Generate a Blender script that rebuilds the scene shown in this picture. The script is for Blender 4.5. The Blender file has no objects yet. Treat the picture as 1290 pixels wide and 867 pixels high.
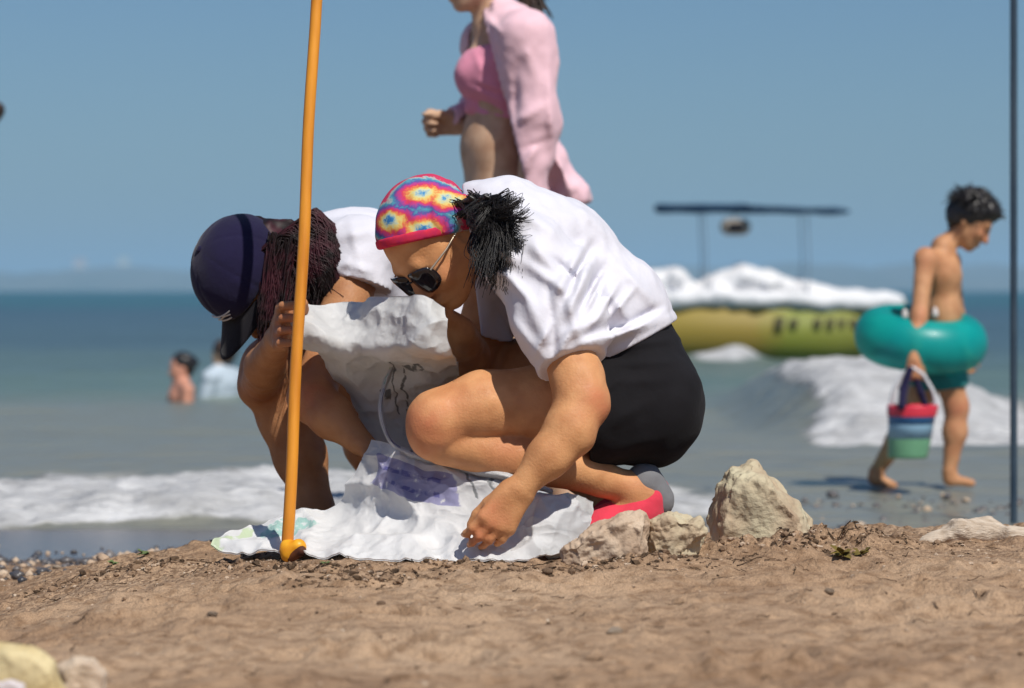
import bpy, bmesh, math, random
import numpy as np
from mathutils import Vector, Matrix

# ------------------------------------------------------------------ camera, sky, sun, exposure
FPX, HZ, CAMZ = 3900.0, 366.0, 0.72          # focal length in photo pixels, horizon row, lens height
S = bpy.context.scene
C = S.collection
cam_d = bpy.data.cameras.new("camera")
cam = bpy.data.objects.new("camera", cam_d)
C.objects.link(cam)
cam.location = (0, 0, CAMZ)
cam.rotation_euler = (math.radians(90), 0, 0)
cam_d.sensor_width = 36
cam_d.lens = FPX / 1290 * 36
cam_d.shift_y = (HZ - 433.5) / 1290
cam_d.clip_start = 0.1
cam_d.clip_end = 60000
cam_d.dof.use_dof = True
cam_d.dof.focus_distance = 5.85
cam_d.dof.aperture_fstop = 4.6
S.camera = cam

SUN_EL, SUN_AZ = math.radians(53), math.radians(152)   # azimuth measured clockwise from +Y: from behind-right of the camera
sun_dir = Vector((math.sin(SUN_AZ) * math.cos(SUN_EL), math.cos(SUN_AZ) * math.cos(SUN_EL), math.sin(SUN_EL)))
W = bpy.data.worlds.new("World")
S.world = W
W.use_nodes = True
nt = W.node_tree
sky = nt.nodes.new("ShaderNodeTexSky")
sky.sky_type = 'NISHITA'
sky.sun_disc = False
sky.sun_elevation = SUN_EL
sky.sun_rotation = SUN_AZ
sky.altitude = 0
sky.air_density = 1.0
sky.dust_density = 0.6
sky.ozone_density = 3.0
tint = nt.nodes.new("ShaderNodeMix")
tint.data_type = 'RGBA'
tint.blend_type = 'MULTIPLY'
tint.inputs[0].default_value = 1.0
tint.inputs[7].default_value = (0.575, 0.755, 0.955, 1)
nt.links.new(sky.outputs[0], tint.inputs[6])
nt.links.new(tint.outputs[2], nt.nodes["Background"].inputs[0])
nt.nodes["Background"].inputs[1].default_value = 0.069
sun_d = bpy.data.lights.new("sun", 'SUN')
sun_d.energy = 4.3
sun_d.angle = math.radians(0.55)
sun_d.color = (1.0, 0.95, 0.87)
sun = bpy.data.objects.new("sun", sun_d)
C.objects.link(sun)
sun.rotation_euler = (-sun_dir).to_track_quat('-Z', 'Y').to_euler()
sun.location = (0, -5, 12)
S.view_settings.view_transform = 'Standard'
S.view_settings.look = 'None'
S.view_settings.gamma = 1
S.view_settings.use_curve_mapping = False
S.view_settings.exposure = 0.0
S.cycles.use_denoising = True
S.cycles.max_bounces = 6
S.cycles.transparent_max_bounces = 8

# ------------------------------------------------------------------ helpers
def P(px, py, d):
    """photo pixel + distance from the lens plane -> world point"""
    return np.array(((px - 645.0) / FPX * d, d, CAMZ - (py - HZ) / FPX * d))

def V(*a): return np.array(a, float)
def nrm(v):
    v = np.asarray(v, float)
    return v / (np.linalg.norm(v) + 1e-12)

def _h(ix, iy, iz, seed):
    n = (ix * 374761393 + iy * 668265263 + iz * 2147483647 + seed * 974711) & 0xFFFFFFFF
    n = ((n ^ (n >> 13)) * 1274126177) & 0xFFFFFFFF
    n = ((n ^ (n >> 16)) * 2246822519) & 0xFFFFFFFF
    return ((n ^ (n >> 15)) & 0xFFFF) / 65535.0

def vnoise(x, y, z=None, seed=0):
    x = np.asarray(x, float); y = np.asarray(y, float)
    z = np.zeros_like(x) if z is None else np.asarray(z, float)
    xi, yi, zi = np.floor(x).astype(np.int64), np.floor(y).astype(np.int64), np.floor(z).astype(np.int64)
    fx, fy, fz = x - xi, y - yi, z - zi
    fx, fy, fz = fx*fx*(3-2*fx), fy*fy*(3-2*fy), fz*fz*(3-2*fz)
    r = 0
    for a in (0, 1):
        for b in (0, 1):
            for c in (0, 1):
                w = (fx if a else 1-fx) * (fy if b else 1-fy) * (fz if c else 1-fz)
                r = r + w * _h(xi + a, yi + b, zi + c, seed)
    return r * 2 - 1

def fbm(x, y, z=None, o=4, seed=0, gain=0.5):
    r, a, f = 0, 1.0, 1.0
    for i in range(o):
        r = r + a * vnoise(np.asarray(x)*f, np.asarray(y)*f, None if z is None else np.asarray(z)*f, seed + i*17)
        a *= gain; f *= 2.03
    return r

def sstep(a, b, x):
    t = np.clip((x - a) / (b - a), 0, 1)
    return t*t*(3-2*t)

def mesh_np(name, co, faces, smooth=True):
    me = bpy.data.meshes.new(name)
    co = np.asarray(co, np.float32)
    me.vertices.add(len(co)); me.vertices.foreach_set("co", co.ravel())
    if isinstance(faces, np.ndarray):
        k = faces.shape[1]; nf = len(faces)
        me.loops.add(nf*k); me.loops.foreach_set("vertex_index", faces.astype(np.int32).ravel())
        me.polygons.add(nf); me.polygons.foreach_set("loop_start", np.arange(0, nf*k, k, dtype=np.int32))
        me.polygons.foreach_set("loop_total", np.full(nf, k, np.int32))
        me.update(calc_edges=True)
    else:
        me.from_pydata([], [], []) if False else None
        bm = bmesh.new()
        vs = [bm.verts.new(c) for c in co.tolist()]
        for f in faces:
            try: bm.faces.new([vs[i] for i in f])
            except ValueError: pass
        me2 = me; bm.to_mesh(me2); bm.free()
    me.polygons.foreach_set("use_smooth", np.full(len(me.polygons), smooth))
    me.validate()
    return me

def add(name, me, mat=None, parent=None, label=None, cat=None, group=None, kind=None):
    o = bpy.data.objects.new(name, me)
    C.objects.link(o)
    if mat is not None and me is not None:
        me.materials.append(mat)
    if parent is not None: o.parent = parent
    if label: o["label"] = label
    if cat: o["category"] = cat
    if group: o["group"] = group
    if kind: o["kind"] = kind
    return o

def link_mesh(o, vecs):   # recentre an object's mesh at a base point
    pass

# ------------------------------------------------------------------ materials
def new_mat(name):
    m = bpy.data.materials.new(name); m.use_nodes = True
    n = m.node_tree.nodes; return m, m.node_tree, n["Principled BSDF"]

def N(t, kind, **kw):
    n = t.nodes.new(kind)
    for k, v in kw.items(): setattr(n, k, v)
    return n

def ramp(t, stops, interp='LINEAR'):
    r = N(t, "ShaderNodeValToRGB"); r.color_ramp.interpolation = interp
    e = r.color_ramp.elements
    while len(e) > 1: e.remove(e[-1])
    e[0].position, e[0].color = stops[0][0], (*stops[0][1], 1)
    for p, c in stops[1:]:
        x = e.new(p); x.color = (*c, 1)
    return r

def mat_noise(name, c1, c2, scale=20, rough=0.7, bump=0.0, bscale=None, spec=0.3, sss=0.0, detail=6, sheen=0, stretch=None, metal=0, lo=0.3, hi=0.7):
    m, t, b = new_mat(name)
    tc = N(t, "ShaderNodeTexCoord")
    src = tc.outputs["Object"]
    if stretch:
        mp = N(t, "ShaderNodeMapping"); mp.inputs["Scale"].default_value = stretch
        t.links.new(src, mp.inputs[0]); src = mp.outputs[0]
    n = N(t, "ShaderNodeTexNoise"); n.inputs["Scale"].default_value = scale; n.inputs["Detail"].default_value = detail
    t.links.new(src, n.inputs["Vector"])
    r = ramp(t, [(lo, c1), (hi, c2)])
    t.links.new(n.outputs[0], r.inputs[0]); t.links.new(r.outputs[0], b.inputs["Base Color"])
    b.inputs["Roughness"].default_value = rough
    b.inputs["Specular IOR Level"].default_value = spec
    b.inputs["Metallic"].default_value = metal
    if sheen: b.inputs["Sheen Weight"].default_value = sheen
    if sss:
        b.inputs["Subsurface Weight"].default_value = sss
        b.inputs["Subsurface Radius"].default_value = (0.012, 0.005, 0.003)
        b.inputs["Subsurface Scale"].default_value = 1.0
    if bump:
        n2 = N(t, "ShaderNodeTexNoise"); n2.inputs["Scale"].default_value = bscale or scale*4; n2.inputs["Detail"].default_value = 5
        t.links.new(src, n2.inputs["Vector"])
        bp = N(t, "ShaderNodeBump"); bp.inputs["Strength"].default_value = 1.0; bp.inputs["Distance"].default_value = bump
        t.links.new(n2.outputs[0], bp.inputs["Height"]); t.links.new(bp.outputs[0], b.inputs["Normal"])
    return m

def cloth(name, c, dark=0.85, rough=0.9, weave=900, wr=0.0008):
    c2 = tuple(x*dark for x in c)
    return mat_noise(name, c2, c, scale=14, rough=rough, bump=wr, bscale=120, spec=0.15, sheen=0.15)

def skin(name, c):
    m = mat_noise(name, tuple(x*y for x, y in zip(c, (0.86, 0.78, 0.74))), tuple(min(1, x*1.08) for x in c), scale=21, rough=0.56, bump=0.0009, bscale=210, spec=0.32, sss=0.06, detail=9, lo=0.36, hi=0.62)
    t = m.node_tree; b = t.nodes["Principled BSDF"]; tc = N(t, "ShaderNodeTexCoord")
    n = N(t, "ShaderNodeTexNoise"); n.inputs["Scale"].default_value = 60; n.inputs["Detail"].default_value = 6; t.links.new(tc.outputs["Object"], n.inputs["Vector"])
    mr = N(t, "ShaderNodeMapRange"); t.links.new(n.outputs[0], mr.inputs[0]); mr.inputs[1].default_value = 0.3; mr.inputs[2].default_value = 0.7; mr.inputs[3].default_value = 0.44; mr.inputs[4].default_value = 0.72
    t.links.new(mr.outputs[0], b.inputs["Roughness"])
    fa = N(t, "ShaderNodeAttribute"); fa.attribute_name = "flush"      # redder skin over knees, elbows and knuckles
    mx = N(t, "ShaderNodeMix", data_type='RGBA'); src = b.inputs["Base Color"].links[0].from_socket
    t.links.new(fa.outputs["Fac"], mx.inputs[0]); t.links.new(src, mx.inputs[6]); mx.inputs[7].default_value = (c[0]*0.98, c[1]*0.66, c[2]*0.72, 1)
    t.links.new(mx.outputs[2], b.inputs["Base Color"])
    return m

M = {}
M['skin_a'] = skin('skin_tanned', (0.63, 0.315, 0.138))
M['skin_b'] = skin('skin_brown', (0.44, 0.21, 0.095))
M['skin_c'] = skin('skin_fair', (0.58, 0.38, 0.25))
M['skin_d'] = skin('skin_child', (0.56, 0.29, 0.145))
M['white_shirt'] = cloth('white_cotton', (0.735, 0.725, 0.785), 0.94)
M['black'] = cloth('black_cotton', (0.012, 0.011, 0.013), 0.7)
M['black'].node_tree.nodes['Principled BSDF'].inputs['Sheen Weight'].default_value = 0.03
M['navy'] = cloth('navy_twill', (0.014, 0.011, 0.044), 0.8)
M['brim'] = cloth('black_twill', (0.010, 0.009, 0.013), 0.8)
M['pink'] = cloth('pale_pink_linen', (0.86, 0.57, 0.63), 0.92)
M['pink2'] = cloth('rose_knit', (0.78, 0.30, 0.42), 0.85)
M['denim'] = cloth('denim', (0.10, 0.15, 0.25), 0.8)
M['teal_cloth'] = cloth('teal_cloth', (0.02, 0.22, 0.22), 0.7)
M['hair'] = mat_noise('black_hair', (0.006, 0.005, 0.005), (0.022, 0.018, 0.017), scale=60, rough=0.42, spec=0.5)
M['hair_red'] = mat_noise('maroon_hair', (0.012, 0.006, 0.006), (0.055, 0.012, 0.019), scale=22, rough=0.55, spec=0.3, lo=0.42, hi=0.62)
M['hair_br'] = mat_noise('brown_hair', (0.02, 0.012, 0.008), (0.07, 0.04, 0.025), scale=30, rough=0.45, spec=0.5)
M['lens'] = mat_noise('dark_lens', (0.006, 0.005, 0.007), (0.014, 0.010, 0.014), rough=0.08, spec=0.6)
M['gold'] = mat_noise('pale_metal', (0.62, 0.5, 0.36), (0.75, 0.62, 0.45), rough=0.3, metal=0.8)
M['pole'] = mat_noise('orange_paint', (0.56, 0.19, 0.016), (0.86, 0.36, 0.035), scale=26, rough=0.5, spec=0.35, bump=0.0012, bscale=60, stretch=(1, 1, 0.12), detail=9)
M['tip_dark'] = mat_noise('dark_red_brown', (0.05, 0.015, 0.01), (0.16, 0.05, 0.015), scale=50, rough=0.7)
M['shoe'] = cloth('coral_red_mesh', (0.80, 0.06, 0.10), 0.85)
M['sock'] = cloth('grey_sock', (0.22, 0.22, 0.23), 0.8)
M['sole'] = cloth('white_rubber', (0.66, 0.62, 0.6), 0.85)
M['rock'] = mat_noise('pale_stone', (0.40, 0.275, 0.185), (0.62, 0.49, 0.365), scale=13, rough=0.92, bump=0.006, bscale=55, spec=0.15)
M['rock2'] = mat_noise('greenish_stone', (0.42, 0.30, 0.20), (0.60, 0.55, 0.38), scale=11, rough=0.92, bump=0.006, bscale=65, spec=0.15)
M['ochre'] = mat_noise('ochre_stone', (0.48, 0.34, 0.13), (0.70, 0.58, 0.33), scale=14, rough=0.85, bump=0.004, bscale=60)
M['beige'] = mat_noise('beige_stone', (0.48, 0.35, 0.25), (0.62, 0.52, 0.40), scale=18, rough=0.85, bump=0.003, bscale=60)
M['whitest'] = mat_noise('white_stone', (0.58, 0.50, 0.48), (0.72, 0.66, 0.66), scale=18, rough=0.8, bump=0.003, bscale=60)
M['drift'] = mat_noise('bleached_wood', (0.42, 0.32, 0.23), (0.66, 0.56, 0.45), scale=30, rough=0.9, bump=0.003, bscale=90, stretch=(1, 4, 4))
M['olive'] = mat_noise('olive_weed', (0.10, 0.075, 0.02), (0.22, 0.16, 0.03), scale=40, rough=0.85)
M['weed'] = mat_noise('dark_weed', (0.035, 0.022, 0.013), (0.13, 0.080, 0.045), scale=60, rough=0.9)
M['leaf'] = mat_noise('green_leaf', (0.06, 0.10, 0.03), (0.20, 0.26, 0.10), scale=60, rough=0.7)
M['pebble'] = mat_noise('pebble', (0.14, 0.083, 0.047), (0.36, 0.24, 0.152), scale=9, rough=0.8, bump=0.002, bscale=200)
M['pebble_wet'] = mat_noise('wet_pebble', (0.045, 0.045, 0.052), (0.20, 0.18, 0.17), scale=6, rough=0.35, spec=0.5)
M['greypole'] = mat_noise('grey_steel', (0.035, 0.06, 0.09), (0.06, 0.09, 0.12), rough=0.5, scale=8, metal=0.2)

# ------------------------------------------------------------------ signed-distance bodies -> one continuous mesh
class Sdf:
    def __init__(s, vox): s.v = vox; s.ops = []
    def cone(s, a, b, ra, rb, k=0.02, u=None, sc=1.0):
        """tapered capsule; with u, stretched by sc along u"""
        s.ops.append(('cone', np.asarray(a, float), np.asarray(b, float), ra, rb, k, None if u is None else nrm(u), sc)); return s
    def chain(s, pts, k=0.02, u=None, sc=1.0):
        for (a, ra), (b, rb) in zip(pts, pts[1:]): s.cone(a, b, ra, rb, k, u, sc)
        return s
    def ell(s, c, ax, r, k=0.02, sub=False):
        s.ops.append(('ell', np.asarray(c, float), np.asarray(ax, float), np.asarray(r, float), k, sub)); return s
    def cut(s, p, n, k=0.004):
        """remove everything on the side n points to"""
        s.ops.append(('cut', np.asarray(p, float), nrm(n), k)); return s
    def disp(s, f, band=0.05): s.ops.append(('disp', f, band)); return s
    def minus(s, other, grow): s.ops.append(('minus', other, grow)); return s
    def grid(s):
        lo, hi = np.full(3, 1e9), np.full(3, -1e9)
        for o in s.ops:
            if o[0] == 'cone':
                e = max(o[3], o[4]) * max(1, o[7])
                for q in (o[1], o[2]): lo = np.minimum(lo, q - e); hi = np.maximum(hi, q + e)
            elif o[0] == 'ell' and not o[5]:
                e = o[3].max(); lo = np.minimum(lo, o[1] - e); hi = np.maximum(hi, o[1] + e)
        lo -= 0.03 + s.v*2; hi += 0.03 + s.v*2
        n = np.ceil((hi - lo) / s.v).astype(int) + 1
        return lo, n
    def field(s, lo, n):
        v = s.v
        ax = [lo[i] + np.arange(n[i]) * v for i in range(3)]
        D = np.full(tuple(n), 0.2, np.float32)
        def box(bl, bh):
            i0 = np.clip(np.floor((bl - lo) / v).astype(int), 0, n); i1 = np.clip(np.ceil((bh - lo) / v).astype(int) + 1, 0, n)
            sl = tuple(slice(a, b) for a, b in zip(i0, i1))
            return sl, ax[0][sl[0]][:, None, None], ax[1][sl[1]][None, :, None], ax[2][sl[2]][None, None, :]
        for o in s.ops:
            if o[0] == 'cone':
                _, a, b, ra, rb, k, u, sc = o
                e = max(ra, rb) * max(1, sc) + k + 0.03
                sl, X, Y, Z = box(np.minimum(a, b) - e, np.maximum(a, b) + e)
                if D[sl].size == 0: continue
                px, py, pz = X - a[0], Y - a[1], Z - a[2]
                ab = b - a
                if u is not None:
                    du = (px*u[0] + py*u[1] + pz*u[2]) * (1/sc - 1)
                    px, py, pz = px + du*u[0], py + du*u[1], pz + du*u[2]
                    ab = ab + (1/sc - 1) * (ab @ u) * u
                L = max(ab @ ab, 1e-9)
                t = np.clip((px*ab[0] + py*ab[1] + pz*ab[2]) / L, 0, 1)
                d = np.sqrt((px - t*ab[0])**2 + (py - t*ab[1])**2 + (pz - t*ab[2])**2) - (ra + (rb - ra)*t)
                d = d * min(1, sc) if sc < 1 else d
                c = D[sl]; h = np.maximum(k - np.abs(c - d), 0) / max(k, 1e-6)
                D[sl] = np.minimum(c, d) - h*h*k*0.25
            elif o[0] == 'ell':
                _, c0, A, r, k, sub = o
                e = r.max() + k + 0.03
                sl, X, Y, Z = box(c0 - e, c0 + e)
                if D[sl].size == 0: continue
                X, Y, Z = X - c0[0], Y - c0[1], Z - c0[2]
                q = [(X*A[i][0] + Y*A[i][1] + Z*A[i][2]) for i in range(3)]
                k0 = np.sqrt(sum((q[i]/r[i])**2 for i in range(3)))
                k1 = np.sqrt(sum((q[i]/r[i]**2)**2 for i in range(3))) + 1e-9
                d = k0*(k0 - 1)/k1
                c = D[sl]
                if sub:
                    h = np.maximum(k - np.abs(c + d), 0) / max(k, 1e-6)
                    D[sl] = np.maximum(c, -d) + h*h*k*0.25
                else:
                    h = np.maximum(k - np.abs(c - d), 0) / max(k, 1e-6)
                    D[sl] = np.minimum(c, d) - h*h*k*0.25
            elif o[0] == 'cut':
                _, p, nn, k = o
                d = (ax[0][:, None, None] - p[0])*nn[0] + (ax[1][None, :, None] - p[1])*nn[1] + (ax[2][None, None, :] - p[2])*nn[2]
                h = np.maximum(k - np.abs(D - d), 0) / max(k, 1e-6)
                D = (np.maximum(D, d) + h*h*k*0.25).astype(np.float32)
            elif o[0] == 'disp':
                idx = np.nonzero(np.abs(D) < o[2])
                D[idx] += o[1](ax[0][idx[0]], ax[1][idx[1]], ax[2][idx[2]])
            elif o[0] == 'minus':
                other = o[1].field(lo, n) - o[2]
                D = np.maximum(D, -other)
        return D
    def mesh(s, name):
        lo, n = s.grid()
        D = s.field(lo, n)
        D[0] = D[-1] = 0.2; D[:, 0] = D[:, -1] = 0.2; D[:, :, 0] = D[:, :, -1] = 0.2
        ins = D < 0
        cnt = np.zeros(tuple(n - 1), np.int8)
        for a in (0, 1):
            for b in (0, 1):
                for c in (0, 1):
                    cnt += ins[a:n[0]-1+a, b:n[1]-1+b, c:n[2]-1+c]
        act = np.nonzero((cnt > 0) & (cnt < 8))
        I, J, K = act
        idx = np.full(tuple(n - 1), -1, np.int64); idx[act] = np.arange(len(I))
        corner = {(a, b, c): D[I+a, J+b, K+c] for a in (0, 1) for b in (0, 1) for c in (0, 1)}
        acc = np.zeros((len(I), 3)); m = np.zeros(len(I))
        for (p, q) in [((a, b, c), (a2, b2, c2)) for a in (0,1) for b in (0,1) for c in (0,1) for a2 in (0,1) for b2 in (0,1) for c2 in (0,1)
                       if (a2-a)+(b2-b)+(c2-c) == 1 and abs(a2-a)+abs(b2-b)+abs(c2-c) == 1]:
            dp, dq = corner[p], corner[q]
            x = (dp < 0) != (dq < 0)
            t = np.where(x, dp / np.where(x, dp - dq, 1), 0)
            for i in range(3): acc[:, i] += np.where(x, p[i] + t*(q[i] - p[i]), 0)
            m += x
        co = lo + (np.stack((I, J, K), 1) + acc / m[:, None]) * s.v
        quads = []
        for axis in range(3):
            sl0 = [slice(None)]*3; sl1 = [slice(None)]*3
            sl0[axis] = slice(0, -1); sl1[axis] = slice(1, None)
            A, B = ins[tuple(sl0)], ins[tuple(sl1)]
            e = np.array(np.nonzero(A != B))
            o1, o2 = (axis + 1) % 3, (axis + 2) % 3
            ok = (e[o1] > 0) & (e[o2] > 0) & (e[o1] < n[o1]-1) & (e[o2] < n[o2]-1)
            e = e[:, ok]
            flip = ~A[tuple(e)]
            def cell(d1, d2):
                f = e.copy(); f[o1] += d1; f[o2] += d2
                return idx[tuple(f)]
            q = np.stack((cell(-1, -1), cell(0, -1), cell(0, 0), cell(-1, 0)), 1)
            q[flip] = q[flip][:, ::-1]
            quads.append(q)
        q = np.concatenate(quads)
        q = q[(q >= 0).all(1)]
        # two light smoothing passes
        for _ in range(2):
            sm = np.zeros_like(co); w = np.zeros(len(co))
            for i in range(4):
                a, b = q[:, i], q[:, (i+1) % 4]
                np.add.at(sm, a, co[b]); np.add.at(w, a, 1); np.add.at(sm, b, co[a]); np.add.at(w, b, 1)
            co = co*0.55 + 0.45*sm / np.maximum(w, 1)[:, None]
        return mesh_np(name, co, q)

def frame(fwd, up):
    f = nrm(fwd); u = nrm(np.asarray(up, float) - (np.asarray(up, float) @ f) * f); l = np.cross(u, f)   # l: the head's own left
    return f, l, u

def head(B, c, fwd, up, s=1.0, ears=True, nose=True):
    f, l, u = frame(fwd, up); c = np.asarray(c, float)
    q = lambda F, L, U: c + (f*F + l*L + u*U) * s
    ax = (f, l, u)
    B.ell(q(-0.012, 0, 0.025), ax, V(0.098, 0.076, 0.088)*s, 0.02)
    B.ell(q(0.034, 0, -0.035), ax, V(0.058, 0.062, 0.080)*s, 0.03*s)
    B.cone(q(0.02, 0, -0.07), q(0.066, 0, -0.103), 0.046*s, 0.020*s, 0.025*s)
    for k in (-1, 1):
        B.cone(q(-0.005, k*0.05, -0.045), q(0.055, k*0.018, -0.098), 0.020*s, 0.016*s, 0.02*s)
        B.ell(q(0.062, k*0.036, -0.040), ax, V(0.025, 0.022, 0.02)*s, 0.02*s)
        B.ell(q(0.090, k*0.032, -0.010), ax, V(0.014, 0.018, 0.013)*s, 0.012*s, sub=True)
    B.cone(q(0.078, -0.03, 0.010), q(0.078, 0.03, 0.010), 0.014*s, 0.014*s, 0.012*s)
    if nose:
        B.cone(q(0.086, 0, -0.005), q(0.108, 0, -0.046), 0.009*s, 0.012*s, 0.012*s)
        for k in (-1, 1): B.ell(q(0.096, k*0.012, -0.050), ax, V(0.011, 0.009, 0.008)*s, 0.008*s)
    B.ell(q(0.086, 0, -0.071), ax, V(0.013, 0.024, 0.006)*s, 0.006*s)
    B.ell(q(0.083, 0, -0.083), ax, V(0.014, 0.021, 0.007)*s, 0.006*s)
    if ears:
        for k in (-1, 1):
            B.ell(q(-0.008, k*0.076, -0.022), ax, V(0.019, 0.009, 0.030)*s, 0.006*s)
            B.ell(q(-0.004, k*0.086, -0.020), ax, V(0.010, 0.006, 0.018)*s, 0.004*s, sub=True)
    return q

def hand(B, w, X, T, curl=(0.5, 0.6, 0.4), s=1.0, spread=0.06, thumb=(0.6, 0.7, 0.5), palm=None, fing=None, thumb_bend=0.4):
    """w wrist, X towards the fingers, T towards the thumb side; N = side the palm faces"""
    X = nrm(X); T = nrm(np.asarray(T, float) - (np.asarray(T, float) @ X) * X)
    Nn = np.cross(X, T) if palm is None else nrm(np.asarray(palm, float))
    if palm is not None:
        Nn = nrm(Nn - (Nn @ X)*X - (Nn @ T)*T)
    w = np.asarray(w, float)
    base = [0.031, 0.011, -0.010, -0.029]; klen = [0.088, 0.091, 0.086, 0.078]
    flen = [0.070, 0.078, 0.073, 0.057]; fr = [0.0097, 0.0099, 0.0094, 0.0085]
    for i in range(4):
        k0 = w + X*klen[i]*s + T*base[i]*s
        B.cone(w + T*base[i]*0.55*s + X*0.008*s, k0, 0.016*s, 0.0125*s, 0.014*s)
        ang = 0; p = k0; cc = curl if fing is None else fing[i]
        for j, fr_l in enumerate((0.45, 0.31, 0.24)):
            ang += cc[j]
            d = X*math.cos(ang) + Nn*math.sin(ang) + T*(base[i]*1.6*spread/0.06*max(0, math.cos(ang)))
            p2 = p + nrm(d) * flen[i]*fr_l*s*1.04
            B.cone(p, p2, fr[i]*s*(1 - 0.10*j), fr[i]*s*(0.94 - 0.12*j), 0.006*s)
            p = p2
    t0 = w + X*0.022*s + T*0.020*s + Nn*0.006*s
    d = nrm(T*thumb[0] + X*thumb[1] + Nn*thumb[2])
    t1 = t0 + d*0.042*s
    d2 = nrm(d + X*thumb_bend - T*0.25 + Nn*0.1); t2 = t1 + d2*0.034*s
    d3 = nrm(d2 + X*0.3 - T*0.2); t3 = t2 + d3*0.026*s
    B.cone(t0, t1, 0.017*s, 0.0125*s, 0.014*s); B.cone(t1, t2, 0.0115*s, 0.0105*s, 0.005*s); B.cone(t2, t3, 0.0105*s, 0.0085*s, 0.004*s)

def tubes(name, lines, r0=0.002, r1=0.0006, sides=4):
    co, fc, base = [], [], 0
    an = 2*math.pi*np.arange(sides)/sides; ref = V(0.31, 0.77, 0.55)
    for ln in lines:
        ln = np.asarray(ln, float); n = len(ln)
        tg = np.gradient(ln, axis=0); tg /= np.linalg.norm(tg, axis=1, keepdims=True) + 1e-12
        a = np.cross(tg, ref); a /= np.linalg.norm(a, axis=1, keepdims=True) + 1e-12; b = np.cross(tg, a)
        r = np.linspace(r0, r1, n)[:, None, None]
        co.append((ln[:, None] + r*(a[:, None]*np.cos(an)[None, :, None] + b[:, None]*np.sin(an)[None, :, None])).reshape(-1, 3))
        ix = base + np.arange(n*sides).reshape(n, sides); nx_ = np.roll(ix, -1, 1)
        fc.append(np.stack((ix[:-1], nx_[:-1], nx_[1:], ix[1:]), -1).reshape(-1, 4)); base += n*sides
    return mesh_np(name, np.concatenate(co), np.concatenate(fc))

def bezier(p0, p1, p2, p3, n):
    t = np.linspace(0, 1, n)[:, None]
    return (1-t)**3*p0 + 3*(1-t)**2*t*p1 + 3*(1-t)*t*t*p2 + t**3*p3

def flush(o, spots):
    me = o.data; co = np.empty(len(me.vertices)*3, np.float32); me.vertices.foreach_get("co", co); co = co.reshape(-1, 3)
    w = np.zeros(len(co))
    for p, r_, k in spots: w += k*np.exp(-((co - p)**2).sum(1)/(r_*r_))
    w *= 0.8 + 0.5*fbm(co[:, 0]*40, co[:, 1]*40, co[:, 2]*40, 2, 3)
    at = me.attributes.new("flush", 'FLOAT', 'POINT'); at.data.foreach_set("value", np.clip(w, 0, 1).astype(np.float32))

def ridge(segs):
    """fold lines given in photo pixels at a depth: list of (x0,y0,x1,y1,width_px,height_m)"""
    def f(X, Y, Z):
        d = np.maximum(Y, 0.1)
        u = X / d * FPX + 645; v = HZ - (Z - CAMZ) / d * FPX
        r = np.zeros_like(X)
        for x0, y0, x1, y1, w, h in segs:
            dx, dy = x1-x0, y1-y0; L = dx*dx+dy*dy
            t = np.clip(((u-x0)*dx + (v-y0)*dy)/L, 0, 1)
            q = ((u-x0-t*dx)**2 + (v-y0-t*dy)**2) / (w*w)
            r -= h*np.exp(-q) * np.sin(np.pi*np.clip(t*0.9+0.05, 0, 1))
        return r
    return f

def nz(amp, scale, seed=0, st=(1, 1, 1), o=2):
    return lambda X, Y, Z: amp * fbm(X*scale*st[0], Y*scale*st[1], Z*scale*st[2], o, seed)

def both(*fs): return lambda X, Y, Z: sum(f(X, Y, Z) for f in fs)

# ------------------------------------------------------------------ the setting: beach, sea, hills, haze
def axis(parts):
    out = [parts[0][0]]
    for a, b, st in parts:
        n = max(1, int(round((b - a)/st)))
        out += list(a + (b - a)*np.arange(1, n+1)/n)
    return np.array(out)

def crest(x):     # height of the dry sand shelf along the shore
    return np.interp(x, [-6, -1.6, -1.075, -0.80, -0.62, -0.40, 0.0, 0.6, 1.2, 3, 8], [0.05, 0.075, 0.100, 0.160, 0.190, 0.212, 0.216, 0.224, 0.236, 0.25, 0.3])

rng = np.random.default_rng(11)
FOOT = [(rng.uniform(-1.1, 1.1), rng.uniform(3.7, 5.6), rng.uniform(0.05, 0.11), rng.uniform(0.03, 0.06), rng.uniform(-0.6, 0.6), rng.uniform(0.008, 0.026)) for _ in range(60)]
CLUMP = [(P(440, 745, 5.25), 0.10, 0.035, 0.020), (P(960, 690, 5.75), 0.17, 0.10, 0.035), (P(1060, 692, 5.75), 0.10, 0.08, 0.022), (P(300, 705, 5.75), 0.09, 0.05, 0.018),
         (P(200, 708, 5.95), 0.10, 0.06, 0.022), (P(120, 725, 6.0), 0.10, 0.05, 0.012), (P(1130, 690, 5.8), 0.12, 0.05, 0.018), (P(760, 712, 5.55), 0.10, 0.04, 0.010), (P(560, 712, 5.6), 0.16, 0.03, 0.006), (P(640, 722, 5.45), 0.13, 0.04, 0.010), (P(400, 716, 5.6), 0.10, 0.04, 0.012), (P(480, 738, 5.35), 0.12, 0.04, 0.014), (P(850, 715, 5.55), 0.12, 0.05, 0.016), (P(1010, 700, 5.65), 0.15, 0.06, 0.022)]

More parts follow.
